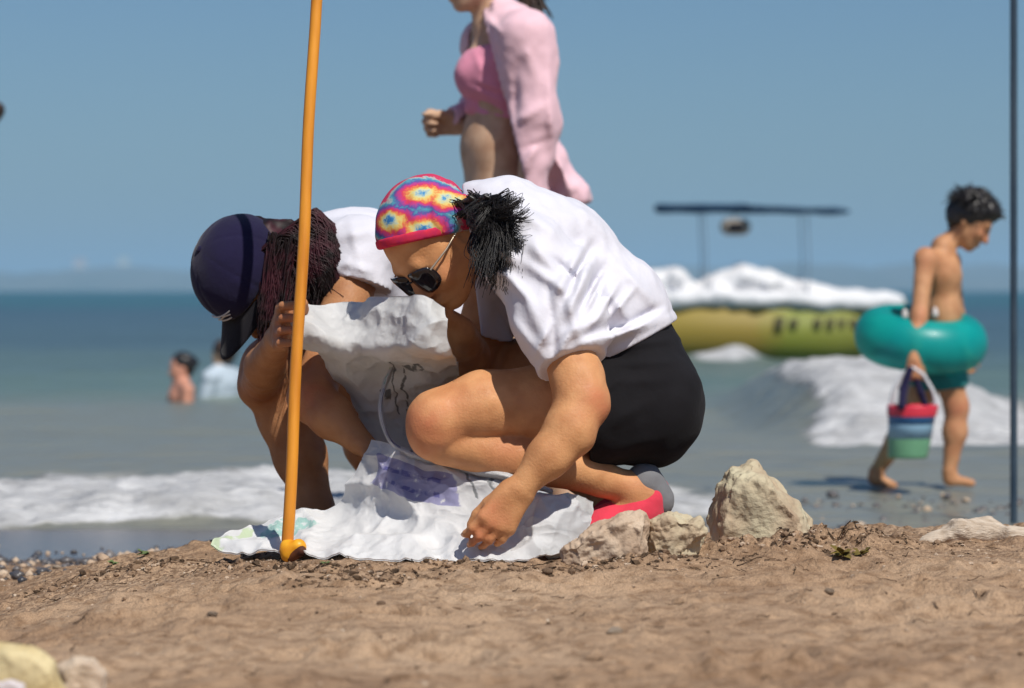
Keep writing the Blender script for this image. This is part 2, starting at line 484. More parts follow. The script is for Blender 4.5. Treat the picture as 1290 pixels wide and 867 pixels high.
def ground(x, y, fine=True):
    x = np.asarray(x, float); y = np.asarray(y, float)
    zb = crest(x) + 0.012*np.clip(5.2 - y, 0, 1.6)*(0.5 + 0.5*np.tanh(-x*1.2))
    t = np.clip((y - 6.35)/2.9, 0, 1)
    z = zb*(1 - (1.35*t - 0.35*t*t*t))
    z = np.where(y > 9.25, -0.035*(y - 9.25)**1.05, z)
    z = np.maximum(z, -4.5)
    z = z + np.where(y < -3, 0.04*(-3 - y), 0)*1.0
    if fine:
        dry = 1 - sstep(6.6, 8.6, y)
        z = z + dry*(0.011*fbm(x*1.6, y*2.2, None, 3, 3) + 0.0060*fbm(x*9, y*11, None, 3, 5))
        rid = np.exp(-((y - 6.15)/0.4)**2)
        z = z + rid*(0.007*np.abs(fbm(x*14, y*14, None, 3, 9)))
        l = fbm(x*26, y*26, None, 2, 21)
        z = z + dry*0.0105*np.clip(l - 0.2, 0, 1) + 0.0012*fbm(x*60, y*60, None, 2, 31)*dry
        for fx, fy, a, b, an, dp in FOOT:
            dx, dy = x - fx, y - fy
            u, v = dx*math.cos(an) + dy*math.sin(an), -dx*math.sin(an) + dy*math.cos(an)
            q = (u/a)**2 + (v/b)**2
            z = z - dp*np.exp(-q*1.2) + dp*0.5*np.exp(-((np.sqrt(q) - 1.5)/0.35)**2)
        for p, a, b, h in CLUMP:
            q = ((x - p[0])/a)**2 + ((y - p[1])/b)**2
            z = z + h*np.exp(-q)*(0.75 + 0.5*fbm(x*30, y*30, None, 3, 41))
    return z

gx = axis([(-400, -60, 40), (-60, -12, 4), (-12, -3, 0.4), (-3, -1.25, 0.04), (-1.25, 1.3, 0.0062), (1.3, 3, 0.04), (3, 12, 0.4), (12, 60, 4), (60, 400, 40)])
gy = axis([(-120, -10, 10), (-10, 2, 0.5), (2, 3.5, 0.05), (3.5, 7.2, 0.0080), (7.2, 12, 0.04), (12, 60, 1.5)])
GX, GY = np.meshgrid(gx, gy, indexing='ij')
GZ = ground(GX, GY)
nx, ny = GX.shape
ii = np.arange(nx*ny).reshape(nx, ny)
quads = np.stack((ii[:-1, :-1], ii[1:, :-1], ii[1:, 1:], ii[:-1, 1:]), -1).reshape(-1, 4)
me = mesh_np("sand_beach", np.stack((GX, GY, GZ), -1).reshape(-1, 3), quads)
m, t, b = new_mat("brown_beach_sand")
geo = N(t, "ShaderNodeNewGeometry")
def noise(t, src, scale, detail=5, dist=0.0):
    n = N(t, "ShaderNodeTexNoise"); n.inputs["Scale"].default_value = scale; n.inputs["Detail"].default_value = detail; n.inputs["Distortion"].default_value = dist
    t.links.new(src, n.inputs["Vector"]); return n
def mixc(t, fac, a, bb, blend='MIX'):
    x = N(t, "ShaderNodeMix", data_type='RGBA', blend_type=blend)
    if isinstance(fac, (int, float)): x.inputs[0].default_value = fac
    else: t.links.new(fac, x.inputs[0])
    for i, q in ((6, a), (7, bb)):
        if isinstance(q, tuple): x.inputs[i].default_value = (*q, 1)
        else: t.links.new(q, x.inputs[i])
    return x.outputs[2]
def mathn(t, op, a, bb=None, clamp=False):
    x = N(t, "ShaderNodeMath", operation=op); x.use_clamp = clamp
    for i, q in ((0, a), (1, bb)):
        if q is None: continue
        if isinstance(q, (int, float)): x.inputs[i].default_value = q
        else: t.links.new(q, x.inputs[i])
    return x.outputs[0]
def smooth(t, v, a, bb):
    x = N(t, "ShaderNodeMapRange", interpolation_type='SMOOTHSTEP')
    t.links.new(v, x.inputs[0]); x.inputs[1].default_value = a; x.inputs[2].default_value = bb
    return x.outputs[0]
pos = geo.outputs["Position"]
n1, n2, n3, n4 = noise(t, pos, 2.3, 6), noise(t, pos, 34, 6), noise(t, pos, 420, 3), noise(t, pos, 110, 4, 0.4)
c = ramp(t, [(0.30, (0.315, 0.196, 0.116)), (0.5, (0.430, 0.284, 0.176)), (0.72, (0.515, 0.357, 0.232))])
t.links.new(n1.outputs[0], c.inputs[0])
grain = ramp(t, [(0.25, (0.62, 0.60, 0.58)), (0.5, (0.95, 0.95, 0.95)), (0.70, (1.25, 1.23, 1.20)), (0.80, (1.7, 1.65, 1.6))])
t.links.new(n3.outputs[0], grain.inputs[0])
cl = ramp(t, [(0.36, (0.66, 0.62, 0.58)), (0.52, (1.0, 1.0, 1.0)), (0.8, (1.08, 1.08, 1.08))])
t.links.new(n2.outputs[0], cl.inputs[0])
col = mixc(t, 1.0, mixc(t, 1.0, c.outputs[0], grain.outputs[0], 'MULTIPLY'), cl.outputs[0], 'MULTIPLY')
sep = N(t, "ShaderNodeSeparateXYZ"); t.links.new(pos, sep.inputs[0])
wet = smooth(t, mathn(t, 'ADD', sep.outputs[2], mathn(t, 'MULTIPLY', n1.outputs[0], 0.05)), 0.105, 0.045)
damp = mathn(t, 'MULTIPLY', smooth(t, n4.outputs[0], 0.47, 0.60), mathn(t, 'MULTIPLY', smooth(t, sep.outputs[1], 5.2, 5.9), smooth(t, n1.outputs[0], 0.36, 0.55)))
col = mixc(t, mathn(t, 'MULTIPLY', damp, 0.75), col, (0.135, 0.078, 0.044))
col = mixc(t, wet, col, (0.075, 0.062, 0.060))
t.links.new(col, b.inputs["Base Color"])
rr = N(t, "ShaderNodeMapRange"); t.links.new(wet, rr.inputs[0]); rr.inputs[3].default_value = 0.95; rr.inputs[4].default_value = 0.16
t.links.new(rr.outputs[0], b.inputs["Roughness"])
b.inputs["Specular IOR Level"].default_value = 0.3
bh = mathn(t, 'ADD', mathn(t, 'MULTIPLY', n3.outputs[0], 0.0022), mathn(t, 'MULTIPLY', n4.outputs[0], 0.0075))
bh = mathn(t, 'MULTIPLY', bh, mathn(t, 'SUBTRACT', 1.0, mathn(t, 'MULTIPLY', wet, 0.85)))
bp = N(t, "ShaderNodeBump"); bp.inputs["Strength"].default_value = 1.0; bp.inputs["Distance"].default_value = 1.0
t.links.new(bh, bp.inputs["Height"]); t.links.new(bp.outputs[0], b.inputs["Normal"])
add("sand_beach", me, m, label="lumpy brown sand beach sloping to the water", kind="structure")

# ---- sea: a swell surface with two broken waves
def broken(x, y):
    """height and foam of the two bores"""
    # spent wave near the left shore
    edge = 9.55 + 0.30*fbm(x*0.9, x*0 + 3.1, None, 3, 51) - 0.25*np.clip(-x - 0.9, -1, 1) + 0.10*np.clip(x + 0.9, 0, 6)
    s = y - edge
    side = 1 - sstep(0.2, 1.3, x + 0.12*(y - 10))
    pr = sstep(-0.12, 0.22, s) * (1 - sstep(0.7, 3.4, s))
    topm = 0.55 + 0.45*np.exp(-((x + 1.0)/0.5)**2)
    h1 = 0.085*pr*side*topm
    f1 = sstep(-0.10, 0.02, s) * (1 - sstep(1.0, 2.5, s - 0.9*fbm(x*1.3, y*0.6, None, 3, 53))) * side
    # larger sheet of broken water beyond the boy on the right
    wob = 0.14*fbm(x*1.4, y*0.5, None, 3, 55)
    f2 = sstep(-0.02, 0.28, x - 1.33 + wob*0.7)*(1 - sstep(-0.1, 0.45, x - 2.62 - 0.08*(y - 15.5) + wob))*sstep(14.05, 14.40, y + wob*0.8)*(1 - sstep(18.0, 21.5, y + wob*4))
    env = sstep(-0.25, 0.30, x - 1.40)*(1 - 0.85*sstep(2.1, 2.8, x - 0.06*(y - 15.5)))
    h2 = 0.31*sstep(14.1, 16.6, y)*(1 - sstep(17.6, 23, y))*env
    # small splash at the boat
    f3 = np.exp(-((x - 2.15)/0.35)**2 - ((y - 31.3)/0.5)**2)*1.3
    h3 = 0.13*np.exp(-((x - 2.3)/0.22)**2 - ((y - 31.5)/0.45)**2) + 0.07*np.exp(-((x - 1.9)/0.35)**2 - ((y - 31.4)/0.4)**2)
    return h1 + h2 + h3, np.clip(f1 + f2 + f3, 0, 1), np.clip(f1 + f2, 0, 1)

ys = np.concatenate((8.2*np.power(62/8.2, np.linspace(0, 1, 420)), 62*np.power(30000/62, np.linspace(0, 1, 260))[1:]))
us = np.concatenate((np.linspace(-1.6, -0.24, 60)[:-1], np.linspace(-0.24, 0.24, 420), np.linspace(0.24, 1.6, 60)[1:]))
U, Y = np.meshgrid(us, ys, indexing='ij')
X = U*(Y + 3.0)
h, fo, bub = broken(X, Y)
shore = sstep(8.6, 12, Y)
sw = (0.030*fbm(X*0.22, Y*0.75, None, 3, 61) + 0.015*fbm(X*1.3, Y*3.1, None, 4, 63)) * (0.4 + 0.6*shore) * np.clip(300/Y, 0, 1)
Z = sw*0.8 + h + bub*0.022*fbm(X*7, Y*6, None, 4, 65) - 0.004
nx, ny = X.shape
ii = np.arange(nx*ny).reshape(nx, ny)
quads = np.stack((ii[:-1, :-1], ii[1:, :-1], ii[1:, 1:], ii[:-1, 1:]), -1).reshape(-1, 4)
me = mesh_np("sea", np.stack((X, Y, Z), -1).reshape(-1, 3), quads)
at = me.attributes.new("foam", 'FLOAT', 'POINT'); at.data.foreach_set("value", fo.ravel().astype(np.float32))
m, t, b = new_mat("sea_water")
geo = N(t, "ShaderNodeNewGeometry"); pos = geo.outputs["Position"]
sep = N(t, "ShaderNodeSeparateXYZ"); t.links.new(pos, sep.inputs[0])
mp = N(t, "ShaderNodeMapping"); mp.inputs["Scale"].default_value = (0.35, 1, 1); t.links.new(pos, mp.inputs[0])
big = noise(t, mp.outputs[0], 0.16, 4)
dist = mathn(t, 'MULTIPLY', sep.outputs[1], mathn(t, 'ADD', 0.72, mathn(t, 'MULTIPLY', big.outputs[0], 0.56)))
lg = mathn(t, 'DIVIDE', mathn(t, 'LOGARITHM', mathn(t, 'MAXIMUM', dist, 1.0), 10.0), 4.0)     # 10 m .25, 100 m .5, 1 km .75
wc = ramp(t, [(0.25, (0.215, 0.215, 0.180)), (0.315, (0.195, 0.212, 0.175)), (0.345, (0.120, 0.180, 0.148)), (0.40, (0.070, 0.120, 0.135)), (0.50, (0.045, 0.092, 0.120)), (0.56, (0.022, 0.105, 0.122)), (0.75, (0.020, 0.095, 0.115))])
t.links.new(lg, wc.inputs[0])
fa = N(t, "ShaderNodeAttribute"); fa.attribute_name = "foam"
f1, f2 = noise(t, pos, 5.5, 7, 0.6), noise(t, mp.outputs[0], 26, 5, 0.4)
fm = mathn(t, 'ADD', fa.outputs["Fac"], mathn(t, 'MULTIPLY', mathn(t, 'SUBTRACT', mathn(t, 'ADD', mathn(t, 'MULTIPLY', f1.outputs[0], 0.65), mathn(t, 'MULTIPLY', f2.outputs[0], 0.35)), 0.5), 1.15))
fmask = mathn(t, 'MULTIPLY', smooth(t, fm, 0.36, 0.80), smooth(t, fa.outputs["Fac"], 0.02, 0.25))
fcol = ramp(t, [(0.3, (0.40, 0.40, 0.40)), (0.7, (0.66, 0.66, 0.66))]); t.links.new(f1.outputs[0], fcol.inputs[0])
t.links.new(mixc(t, fmask, wc.outputs[0], fcol.outputs[0]), b.inputs["Base Color"])
rr = N(t, "ShaderNodeMapRange"); t.links.new(fmask, rr.inputs[0]); rr.inputs[3].default_value = 0.30; rr.inputs[4].default_value = 0.9
t.links.new(rr.outputs[0], b.inputs["Roughness"])
b.inputs["IOR"].default_value = 1.33
w1, w2 = noise(t, mp.outputs[0], 2.2, 6, 0.3), noise(t, mp.outputs[0], 11, 4)
bh = mathn(t, 'ADD', mathn(t, 'MULTIPLY', w1.outputs[0], 0.15), mathn(t, 'MULTIPLY', w2.outputs[0], 0.036))
bh = mathn(t, 'ADD', bh, mathn(t, 'MULTIPLY', mathn(t, 'MULTIPLY', f2.outputs[0], 0.05), fmask))
bp = N(t, "ShaderNodeBump"); bp.inputs["Strength"].default_value = 0.9; bp.inputs["Distance"].default_value = 1.0
t.links.new(bh, bp.inputs["Height"]); t.links.new(bp.outputs[0], b.inputs["Normal"])
add("sea", me, m, label="grey green sea with low swell and broken waves", kind="structure")

# ---- far coast: long hazy hills
hx = np.linspace(-6000, 6000, 400); rows = np.linspace(0, 1, 14)
hh = 62 + 30*fbm(hx*0.0011, hx*0, None, 4, 71) + 14*fbm(hx*0.006, hx*0, None, 3, 73)
hh = hh*(0.75 + 0.35*sstep(-600, 1500, hx))
HX, HR = np.meshgrid(hx, rows, indexing='ij')
HZZ = hh[:, None]*np.sin(HR*math.pi/2)*(1 + 0.12*fbm(HX*0.004, HR*6, None, 3, 75)*HR*(1-HR)*4) - 2
HY = 5200 + HR*1500 + 60*fbm(HX*0.003, HR*4, None, 3, 77)
nx, ny = HX.shape
ii = np.arange(nx*ny).reshape(nx, ny)
quads = np.stack((ii[:-1, :-1], ii[1:, :-1], ii[1:, 1:], ii[:-1, 1:]), -1).reshape(-1, 4)
me = mesh_np("hills", np.stack((HX, HY, HZZ), -1).reshape(-1, 3), quads)
add("hills", me, mat_noise("scrub_hills", (0.05, 0.07, 0.04), (0.16, 0.15, 0.10), scale=0.01, rough=0.95), label="low hazy hills along the far coast", kind="structure")

# ---- the air between
bm = bmesh.new(); bmesh.ops.create_cube(bm, size=1)
me = bpy.data.meshes.new("haze"); bm.to_mesh(me); bm.free()
m = bpy.data.materials.new("sea_haze"); m.use_nodes = True
m.node_tree.nodes.remove(m.node_tree.nodes["Principled BSDF"])
pv = m.node_tree.nodes.new("ShaderNodeVolumePrincipled")
pv.inputs["Color"].default_value = (0.52, 0.78, 1.0, 1)
pv.inputs["Density"].default_value = 2.1e-4
pv.inputs["Anisotropy"].default_value = 0.0
m.node_tree.links.new(pv.outputs[0], m.node_tree.nodes["Material Output"].inputs["Volume"])
hz = add("haze", me, m, label="thin pale sea haze over water and hills", kind="stuff")
hz.scale = (90000, 40000, 160); hz.location = (0, 14000, 160/2 - 7)
S.cycles.volume_bounces = 1

# ------------------------------------------------------------------ people
def hairline_lock(root, tip, sag, wob, n=10, seed=0):
    r = np.random.default_rng(seed)
    a = root + (tip - root)*0.33 + r.normal(0, wob, 3); bq = root + (tip - root)*0.66 + r.normal(0, wob, 3) + V(0, 0, -sag)
    return bezier(root, a, bq, tip, n)

# ---- A: woman in the tie-dye headscarf, squatting, reaching for the sack
def woman_scarf():
    B = Sdf(0.0042)
    LAT = nrm(V(0.10, 1, 0.05))
    pel, wai, che, nkb = P(800, 485, 6.06), P(764, 402, 6.05), P(690, 325, 6.03), P(628, 280, 6.03)
    TOR = [(pel, 0.112), (wai, 0.080), (che, 0.098), (nkb, 0.072)]
    B.chain(TOR, 0.05, LAT, 1.38)
    # neck and head
    f, u = V(-0.44, -0.46, -0.77), V(-0.66, -0.32, 0.68)
    hc = P(543, 302, 5.98)
    B.cone(P(625, 285, 6.02), P(565, 318, 5.98), 0.058, 0.052, 0.03)
    q = head(B, hc, f, u, 1.0)
    F, L, Uv = frame(f, u)
    # near (left) arm
    sh, el, wr = P(672, 335, 5.86), P(733, 505, 5.74), P(656, 615, 5.70)
    B.chain([(nkb + V(0.01, -0.05, 0), 0.06), (sh, 0.062)], 0.04)
    B.chain([(sh, 0.058), (P(708, 420, 5.80), 0.050), (P(728, 480, 5.76), 0.045), (el, 0.042)], 0.03)
    B.chain([(el, 0.041), (P(718, 543, 5.725), 0.045), (P(692, 575, 5.71), 0.037), (wr, 0.0245)], 0.025)
    B.ell(P(752, 512, 5.75), np.eye(3), V(0.02, 0.02, 0.024), 0.03)
    hx = nrm(P(613, 662, 5.685) - wr)
    hand(B, wr, V(-0.56, -0.10, -0.80), V(-0.80, -0.18, 0.55), palm=V(0.0, 1.0, -0.1), fing=[(0.25, 0.60, 0.45), (0.22, 0.60, 0.45), (0.22, 0.62, 0.45), (0.25, 0.65, 0.45)], s=0.93, thumb=(0.30, 0.85, 0.35), spread=0.02)
    # far (right) arm, in shade behind the sack
    sh2, el2, wr2 = P(628, 345, 6.24), P(592, 465, 6.26), P(582, 418, 6.04)
    B.chain([(nkb + V(0.01, 0.06, 0), 0.06), (sh2, 0.058)], 0.04)
    B.chain([(sh2, 0.055), (el2, 0.044)], 0.03)
    B.chain([(el2, 0.042), (P(588, 448, 6.18), 0.042), (wr2, 0.027)], 0.02)
    hand(B, wr2, nrm(V(-0.75, -0.1, 0.45)), nrm(V(0.1, -0.7, 0.6)), palm=V(-0.3, -0.7, -0.6), curl=(0.7, 0.9, 0.6), s=0.95)
    # near leg: thigh forward, calf folded under
    hip, kn, an = P(800, 505, 5.97), P(556, 527, 5.86), P(800, 618, 5.95)
    B.chain([(hip, 0.105), (P(700, 512, 5.92), 0.083), (P(610, 512, 5.88), 0.063), (kn, 0.056)], 0.03)
    B.ell(P(545, 540, 5.86), np.eye(3), V(0.050, 0.05, 0.062), 0.03)
    B.chain([(P(560, 556, 5.87), 0.046), (P(650, 576, 5.88), 0.049), (P(720, 590, 5.91), 0.041), (an, 0.029)], 0.003)
    B.chain([(an, 0.034), (P(815, 628, 5.96), 0.034), (P(775, 660, 5.93), 0.026), (P(745, 672, 5.92), 0.02)], 0.02)
    # far leg
    hip2, kn2, an2 = P(800, 490, 6.20), P(598, 472, 6.33), P(770, 625, 6.30)
    B.chain([(hip2, 0.10), (P(690, 474, 6.27), 0.084), (kn2, 0.060)], 0.03)
    B.chain([(kn2, 0.055), (P(690, 565, 6.32), 0.052), (an2, 0.035), (P(720, 660, 6.28), 0.025)], 0.015)
    # muscle and tendon relief
    B.disp(nz(0.0016, 24, 5), 0.02)
    body = add("person", B.mesh("person"), M['skin_a'], label="squatting woman in tie-dye headscarf, white t-shirt and black shorts, pressing the sack down", cat="person")
    flush(body, [(P(530, 540, 5.82), 0.055, 0.8), (P(575, 500, 5.83), 0.05, 0.35), (P(752, 512, 5.72), 0.045, 0.8), (P(615, 655, 5.67), 0.035, 0.8), (P(600, 685, 5.68), 0.03, 0.7), (q(0.1, 0, -0.045), 0.03, 0.6), (q(0.06, 0.05, -0.04), 0.03, 0.4), (P(800, 618, 5.92), 0.04, 0.4), (P(640, 575, 5.83), 0.05, 0.35)])

    # t-shirt
    T = Sdf(0.0040)
    T.chain([(P(790, 452, 6.06), 0.122), (wai + V(0, 0, 0.004), 0.110), (che, 0.112), (nkb, 0.083)], 0.05, LAT, 1.40)
    T.cone(nkb, P(596, 262, 6.0), 0.075, 0.055, 0.03)
    for s_, fy in ((sh, -0.06), (sh2, 0.07)): T.cone(nkb + V(0.02, fy, 0), s_, 0.075, 0.078, 0.04)
    T.chain([(sh, 0.077), (P(700, 405, 5.81), 0.075), (P(726, 478, 5.77), 0.068)], 0.035)
    T.chain([(sh2, 0.074), (P(612, 420, 6.26), 0.068)], 0.035)
    folds = [(690, 385, 742, 300, 7, 0.010), (715, 400, 752, 318, 6, 0.010), (742, 415, 775, 345, 7, 0.010), (700, 430, 790, 385, 9, 0.010), (745, 438, 838, 398, 7, 0.012), (722, 380, 738, 330, 5, 0.008),
             (640, 350, 600, 330, 9, 0.008), (665, 300, 705, 345, 10, 0.010), (655, 355, 690, 440, 9, 0.007), (640, 400, 690, 460, 9, 0.009), (710, 360, 735, 440, 8, 0.010), (780, 330, 830, 390, 8, 0.006),
             (610, 300, 650, 330, 8, 0.010), (765, 360, 800, 420, 8, 0.009), (700, 290, 760, 320, 12, -0.006), (690, 350, 700, 460, 6, -0.008), (728, 395, 765, 330, 5, -0.010), (705, 390, 745, 308, 4, -0.008), (760, 425, 835, 385, 5, -0.009),
             (620, 375, 672, 470, 6, -0.006), (600, 255, 640, 300, 6, 0.007), (735, 400, 760, 345, 4, 0.009), (752, 405, 782, 352, 4, 0.009), (770, 400, 800, 362, 4, 0.008), (725, 435, 800, 412, 5, 0.010), (660, 330, 720, 372, 7, 0.009), (690, 320, 728, 356, 5, -0.008), (632, 340, 668, 380, 6, 0.008), (668, 455, 700, 400, 5, 0.008), (700, 455, 722, 410, 5, 0.007), (720, 250, 780, 310, 7, 0.005), (640, 250, 700, 300, 8, 0.006)]
    folds = [(a0, a1, a2, a3, w_, h0*1.45) for a0, a1, a2, a3, w_, h0 in folds]
    T.disp(both(ridge(folds), nz(0.0065, 15, 7, (1, 1, 0.7), 3)), 0.04)
    hem0, hem1 = P(854, 404, 6.0), P(738, 464, 6.0)
    dh = hem1 - hem0
    T.cut(hem0, np.cross(dh, V(0, 1, 0)) if np.cross(dh, V(0, 1, 0))[0] > 0 else -np.cross(dh, V(0, 1, 0)))
    T.cut(P(590, 300, 6), V(-1, 0, -0.12))
    sl = nrm(el - sh); cps = P(716, 462, 5.78); hn = nrm(np.cross(dh, V(0, 1, 0))); hn = hn if hn[0] > 0 else -hn
    def seams(X, Y, Z):
        a_ = (X-cps[0])*sl[0] + (Y-cps[1])*sl[1] + (Z-cps[2])*sl[2]; b2 = (X-hem0[0])*hn[0] + (Y-hem0[1])*hn[1] + (Z-hem0[2])*hn[2]
        return np.where(Y < 5.92, 0.0022*np.exp(-((a_ + 0.022)/0.004)**2), 0) + 0.0025*np.exp(-((b2 + 0.022)/0.004)**2)
    T.disp(seams, 0.03)
    T2 = Sdf(0.0046)   # what is bare: everything past the sleeve hem
    cutp = P(716, 462, 5.78)
    T.ops.append(('armcut', cutp))
    T.ops.pop()
    T.disp(lambda X, Y, Z: np.where(((X-cutp[0])*sl[0] + (Y-cutp[1])*sl[1] + (Z-cutp[2])*sl[2] > 0) & (Y < 5.90), 0.2, 0.0), 0.06)
    cp2 = P(606, 420, 6.25); sl2 = nrm(el2 - sh2)
    T.disp(lambda X, Y, Z: np.where(((X-cp2[0])*sl2[0] + (Y-cp2[1])*sl2[1] + (Z-cp2[2])*sl2[2] > 0) & (Y > 6.15) & (X < cp2[0] + 0.1), 0.2, 0.0), 0.06)
    add("t_shirt", T.mesh("t_shirt"), M['white_shirt'], body)

    # shorts
    Sh = Sdf(0.0046)
    Sh.chain([(P(802, 492, 6.06), 0.122), (P(776, 432, 6.05), 0.104), (P(756, 404, 6.05), 0.076)], 0.04, LAT, 1.38)
    Sh.ell(P(822, 512, 5.99), np.eye(3), V(0.086, 0.10, 0.115), 0.04); Sh.ell(P(822, 505, 6.17), np.eye(3), V(0.082, 0.10, 0.11), 0.04)
    Sh.chain([(P(812, 512, 5.98), 0.112), (P(745, 518, 5.94), 0.100), (P(690, 518, 5.92), 0.09)], 0.03)
    Sh.chain([(P(805, 495, 6.19), 0.108), (P(735, 497, 6.24), 0.096), (P(690, 497, 6.26), 0.09)], 0.03)
    Sh.disp(both(ridge([(755, 440, 870, 425, 5, 0.005), (765, 460, 860, 455, 5, 0.005), (770, 480, 850, 480, 6, 0.004), (760, 540, 830, 500, 8, 0.005), (770, 570, 850, 545, 9, 0.004), (750, 500, 790, 470, 5, 0.006)]), nz(0.0025, 20, 9)), 0.03)
    Sh.cut(P(747, 520, 6), V(-1, 0, 0.12))
    add("shorts", Sh.mesh("shorts"), M['black'], body)

    # headscarf
    H = Sdf(0.0036)
    ax = (F, L, Uv)
    H.ell(q(-0.012, 0, 0.026), ax, V(0.106, 0.084, 0.096), 0.02)
    kp = P(586, 264, 5.93)
    H.cone(P(568, 272, 5.94), kp, 0.045, 0.028, 0.03)
    H.cone(kp, P(598, 262, 5.92), 0.018, 0.022, 0.01)
    def gather(X, Y, Z):
        a = np.stack((X, Y, Z), -1) - kp
        th = np.arctan2(a @ L, a @ Uv + 0.001); r = np.linalg.norm(a, axis=-1)
        return -0.0032*np.sin(th*17 + 3*np.sin(r*30))*np.exp(-r/0.09) - 0.0015*np.sin(th*31 + r*40)*np.exp(-r/0.12)
    H.disp(both(gather, nz(0.0012, 45, 3)), 0.02)
    p1, p2 = P(478, 314, 5.95), P(578, 292, 5.95)
    nn = np.cross(p2 - p1, V(0, 1, 0)); nn = nn if nn[2] < 0 else -nn
    H.cut(P(520, 306, 5.95), nn, 0.004)
    m, t, b = new_mat("tie_dye_cotton")
    tc = N(t, "ShaderNodeTexCoord")
    mp = N(t, "ShaderNodeMapping"); t.links.new(tc.outputs["Object"], mp.inputs[0])
    o_ = q(0.0, 0.08, 0.05); mp.inputs["Location"].default_value = tuple(-o_)
    wn = noise(t, mp.outputs[0], 28, 4, 0.5)
    vv = N(t, "ShaderNodeVectorMath", operation='ADD'); t.links.new(mp.outputs[0], vv.inputs[0])
    sc_ = N(t, "ShaderNodeVectorMath", operation='SCALE'); sc_.inputs["Scale"].default_value = 0.022
    sb = N(t, "ShaderNodeVectorMath", operation='SUBTRACT'); sb.inputs[1].default_value = (0.5, 0.5, 0.5)
    t.links.new(wn.outputs["Color"], sb.inputs[0]); t.links.new(sb.outputs[0], sc_.inputs[0]); t.links.new(sc_.outputs[0], vv.inputs[1])
    ringd = None
    for cpt in (P(532, 242, 5.90), P(534, 288, 5.885), P(488, 278, 5.90), P(566, 248, 5.90), P(520, 250, 6.05)):
        df = N(t, "ShaderNodeVectorMath", operation='SUBTRACT'); t.links.new(vv.outputs[0], df.inputs[0]); df.inputs[1].default_value = tuple(cpt - o_)
        sq = N(t, "ShaderNodeVectorMath", operation='MULTIPLY'); t.links.new(df.outputs[0], sq.inputs[0]); sq.inputs[1].default_value = (0.72, 0.72, 1.35)
        ln_ = N(t, "ShaderNodeVectorMath", operation='LENGTH'); t.links.new(sq.outputs[0], ln_.inputs[0])
        ringd = ln_.outputs["Value"] if ringd is None else mathn(t, 'MINIMUM', ringd, ln_.outputs["Value"])
    cr = ramp(t, [(0.0, (0.02, 0.07, 0.34)), (0.12, (0.04, 0.25, 0.52)), (0.22, (0.52, 0.58, 0.40)), (0.32, (0.70, 0.55, 0.16)), (0.42, (0.70, 0.22, 0.06)), (0.50, (0.62, 0.03, 0.09)), (0.60, (0.45, 0.04, 0.22)), (0.70, (0.09, 0.07, 0.30)), (0.82, (0.06, 0.30, 0.40)), (0.92, (0.42, 0.45, 0.42)), (1.0, (0.55, 0.03, 0.10))])
    fl = noise(t, mp.outputs[0], 130, 5, 0.8)
    vb = mathn(t, 'ADD', mathn(t, 'MULTIPLY', ringd, 17.0), mathn(t, 'MULTIPLY', mathn(t, 'SUBTRACT', fl.outputs[0], 0.5), 0.34))
    t.links.new(vb, cr.inputs[0]); t.links.new(cr.outputs[0], b.inputs["Base Color"]); b.inputs["Roughness"].default_value = 0.85
    scarf = add("headscarf", H.mesh("headscarf"), m, body)
    Bn = Sdf(0.0034)
    Bn.ell(q(-0.012, 0, 0.026), ax, V(0.109, 0.087, 0.099), 0.02)
    Bn.cut(P(520, 306, 5.95), nn, 0.003); Bn.cut(P(520, 293, 5.95), -nn, 0.003)
    add("band", Bn.mesh("band"), mat_noise("red_hem", (0.50, 0.02, 0.10), (0.72, 0.03, 0.06), scale=60, rough=0.85), scarf)

    # curly ponytail
    r = np.random.default_rng(4); lines = []
    root0 = P(594, 266, 5.91)
    n_ = 30; t_ = np.linspace(0, 1, n_)
    for lk in range(85):          # springy locks, each a bundle of fine strands
        root = root0 + r.normal(0, 0.012, 3)
        tip = P(r.normal(622, 15), r.uniform(268, 366), 5.80 + r.normal(0, 0.02))
        if lk % 4 == 0: tip = P(r.uniform(638, 664), r.uniform(252, 345), 5.785 + r.normal(0, 0.012))
        out = P(r.uniform(600, 645), r.uniform(234, 268), 5.82 + r.normal(0, 0.02))
        base = bezier(root, root*0.4 + out*0.6, (out + tip)/2 + r.normal(0, 0.010, 3), tip, n_)
        ph, am, tw = r.uniform(0, 6.28), r.uniform(0.003, 0.008), r.uniform(9, 17)
        a_ = am*np.minimum(1, t_*3)
        base = base + np.stack((a_*np.cos(ph + t_*tw), a_*np.sin(ph + t_*tw)*0.8, a_*np.sin(ph + 1.3 + t_*tw)), 1)
        for st in range(17):
            o1, o2 = r.normal(0, 0.0032, 3), r.normal(0, 0.0062, 3)
            lines.append(base + o1*(1 - t_)[:, None] + o2*t_[:, None] + 0.0008*np.sin(t_*30 + r.uniform(0, 6))[:, None])
    hr = add("hair", tubes("hair", lines, 0.0011, 0.0005, 3), M['hair'], body)
    K = Sdf(0.005)
    K.chain([(root0, 0.03), (P(610, 275, 5.85), 0.040), (P(617, 308, 5.82), 0.038), (P(612, 340, 5.81), 0.020)], 0.02)
    K.ell(q(-0.03, 0, 0.0), ax, V(0.088, 0.076, 0.085), 0.01)
    K.disp(nz(0.010, 45, 13, o=3), 0.03)
    K.cut(q(-0.035, 0, 0), F)
    add("hair", K.mesh("hair_core"), M['hair'], body)

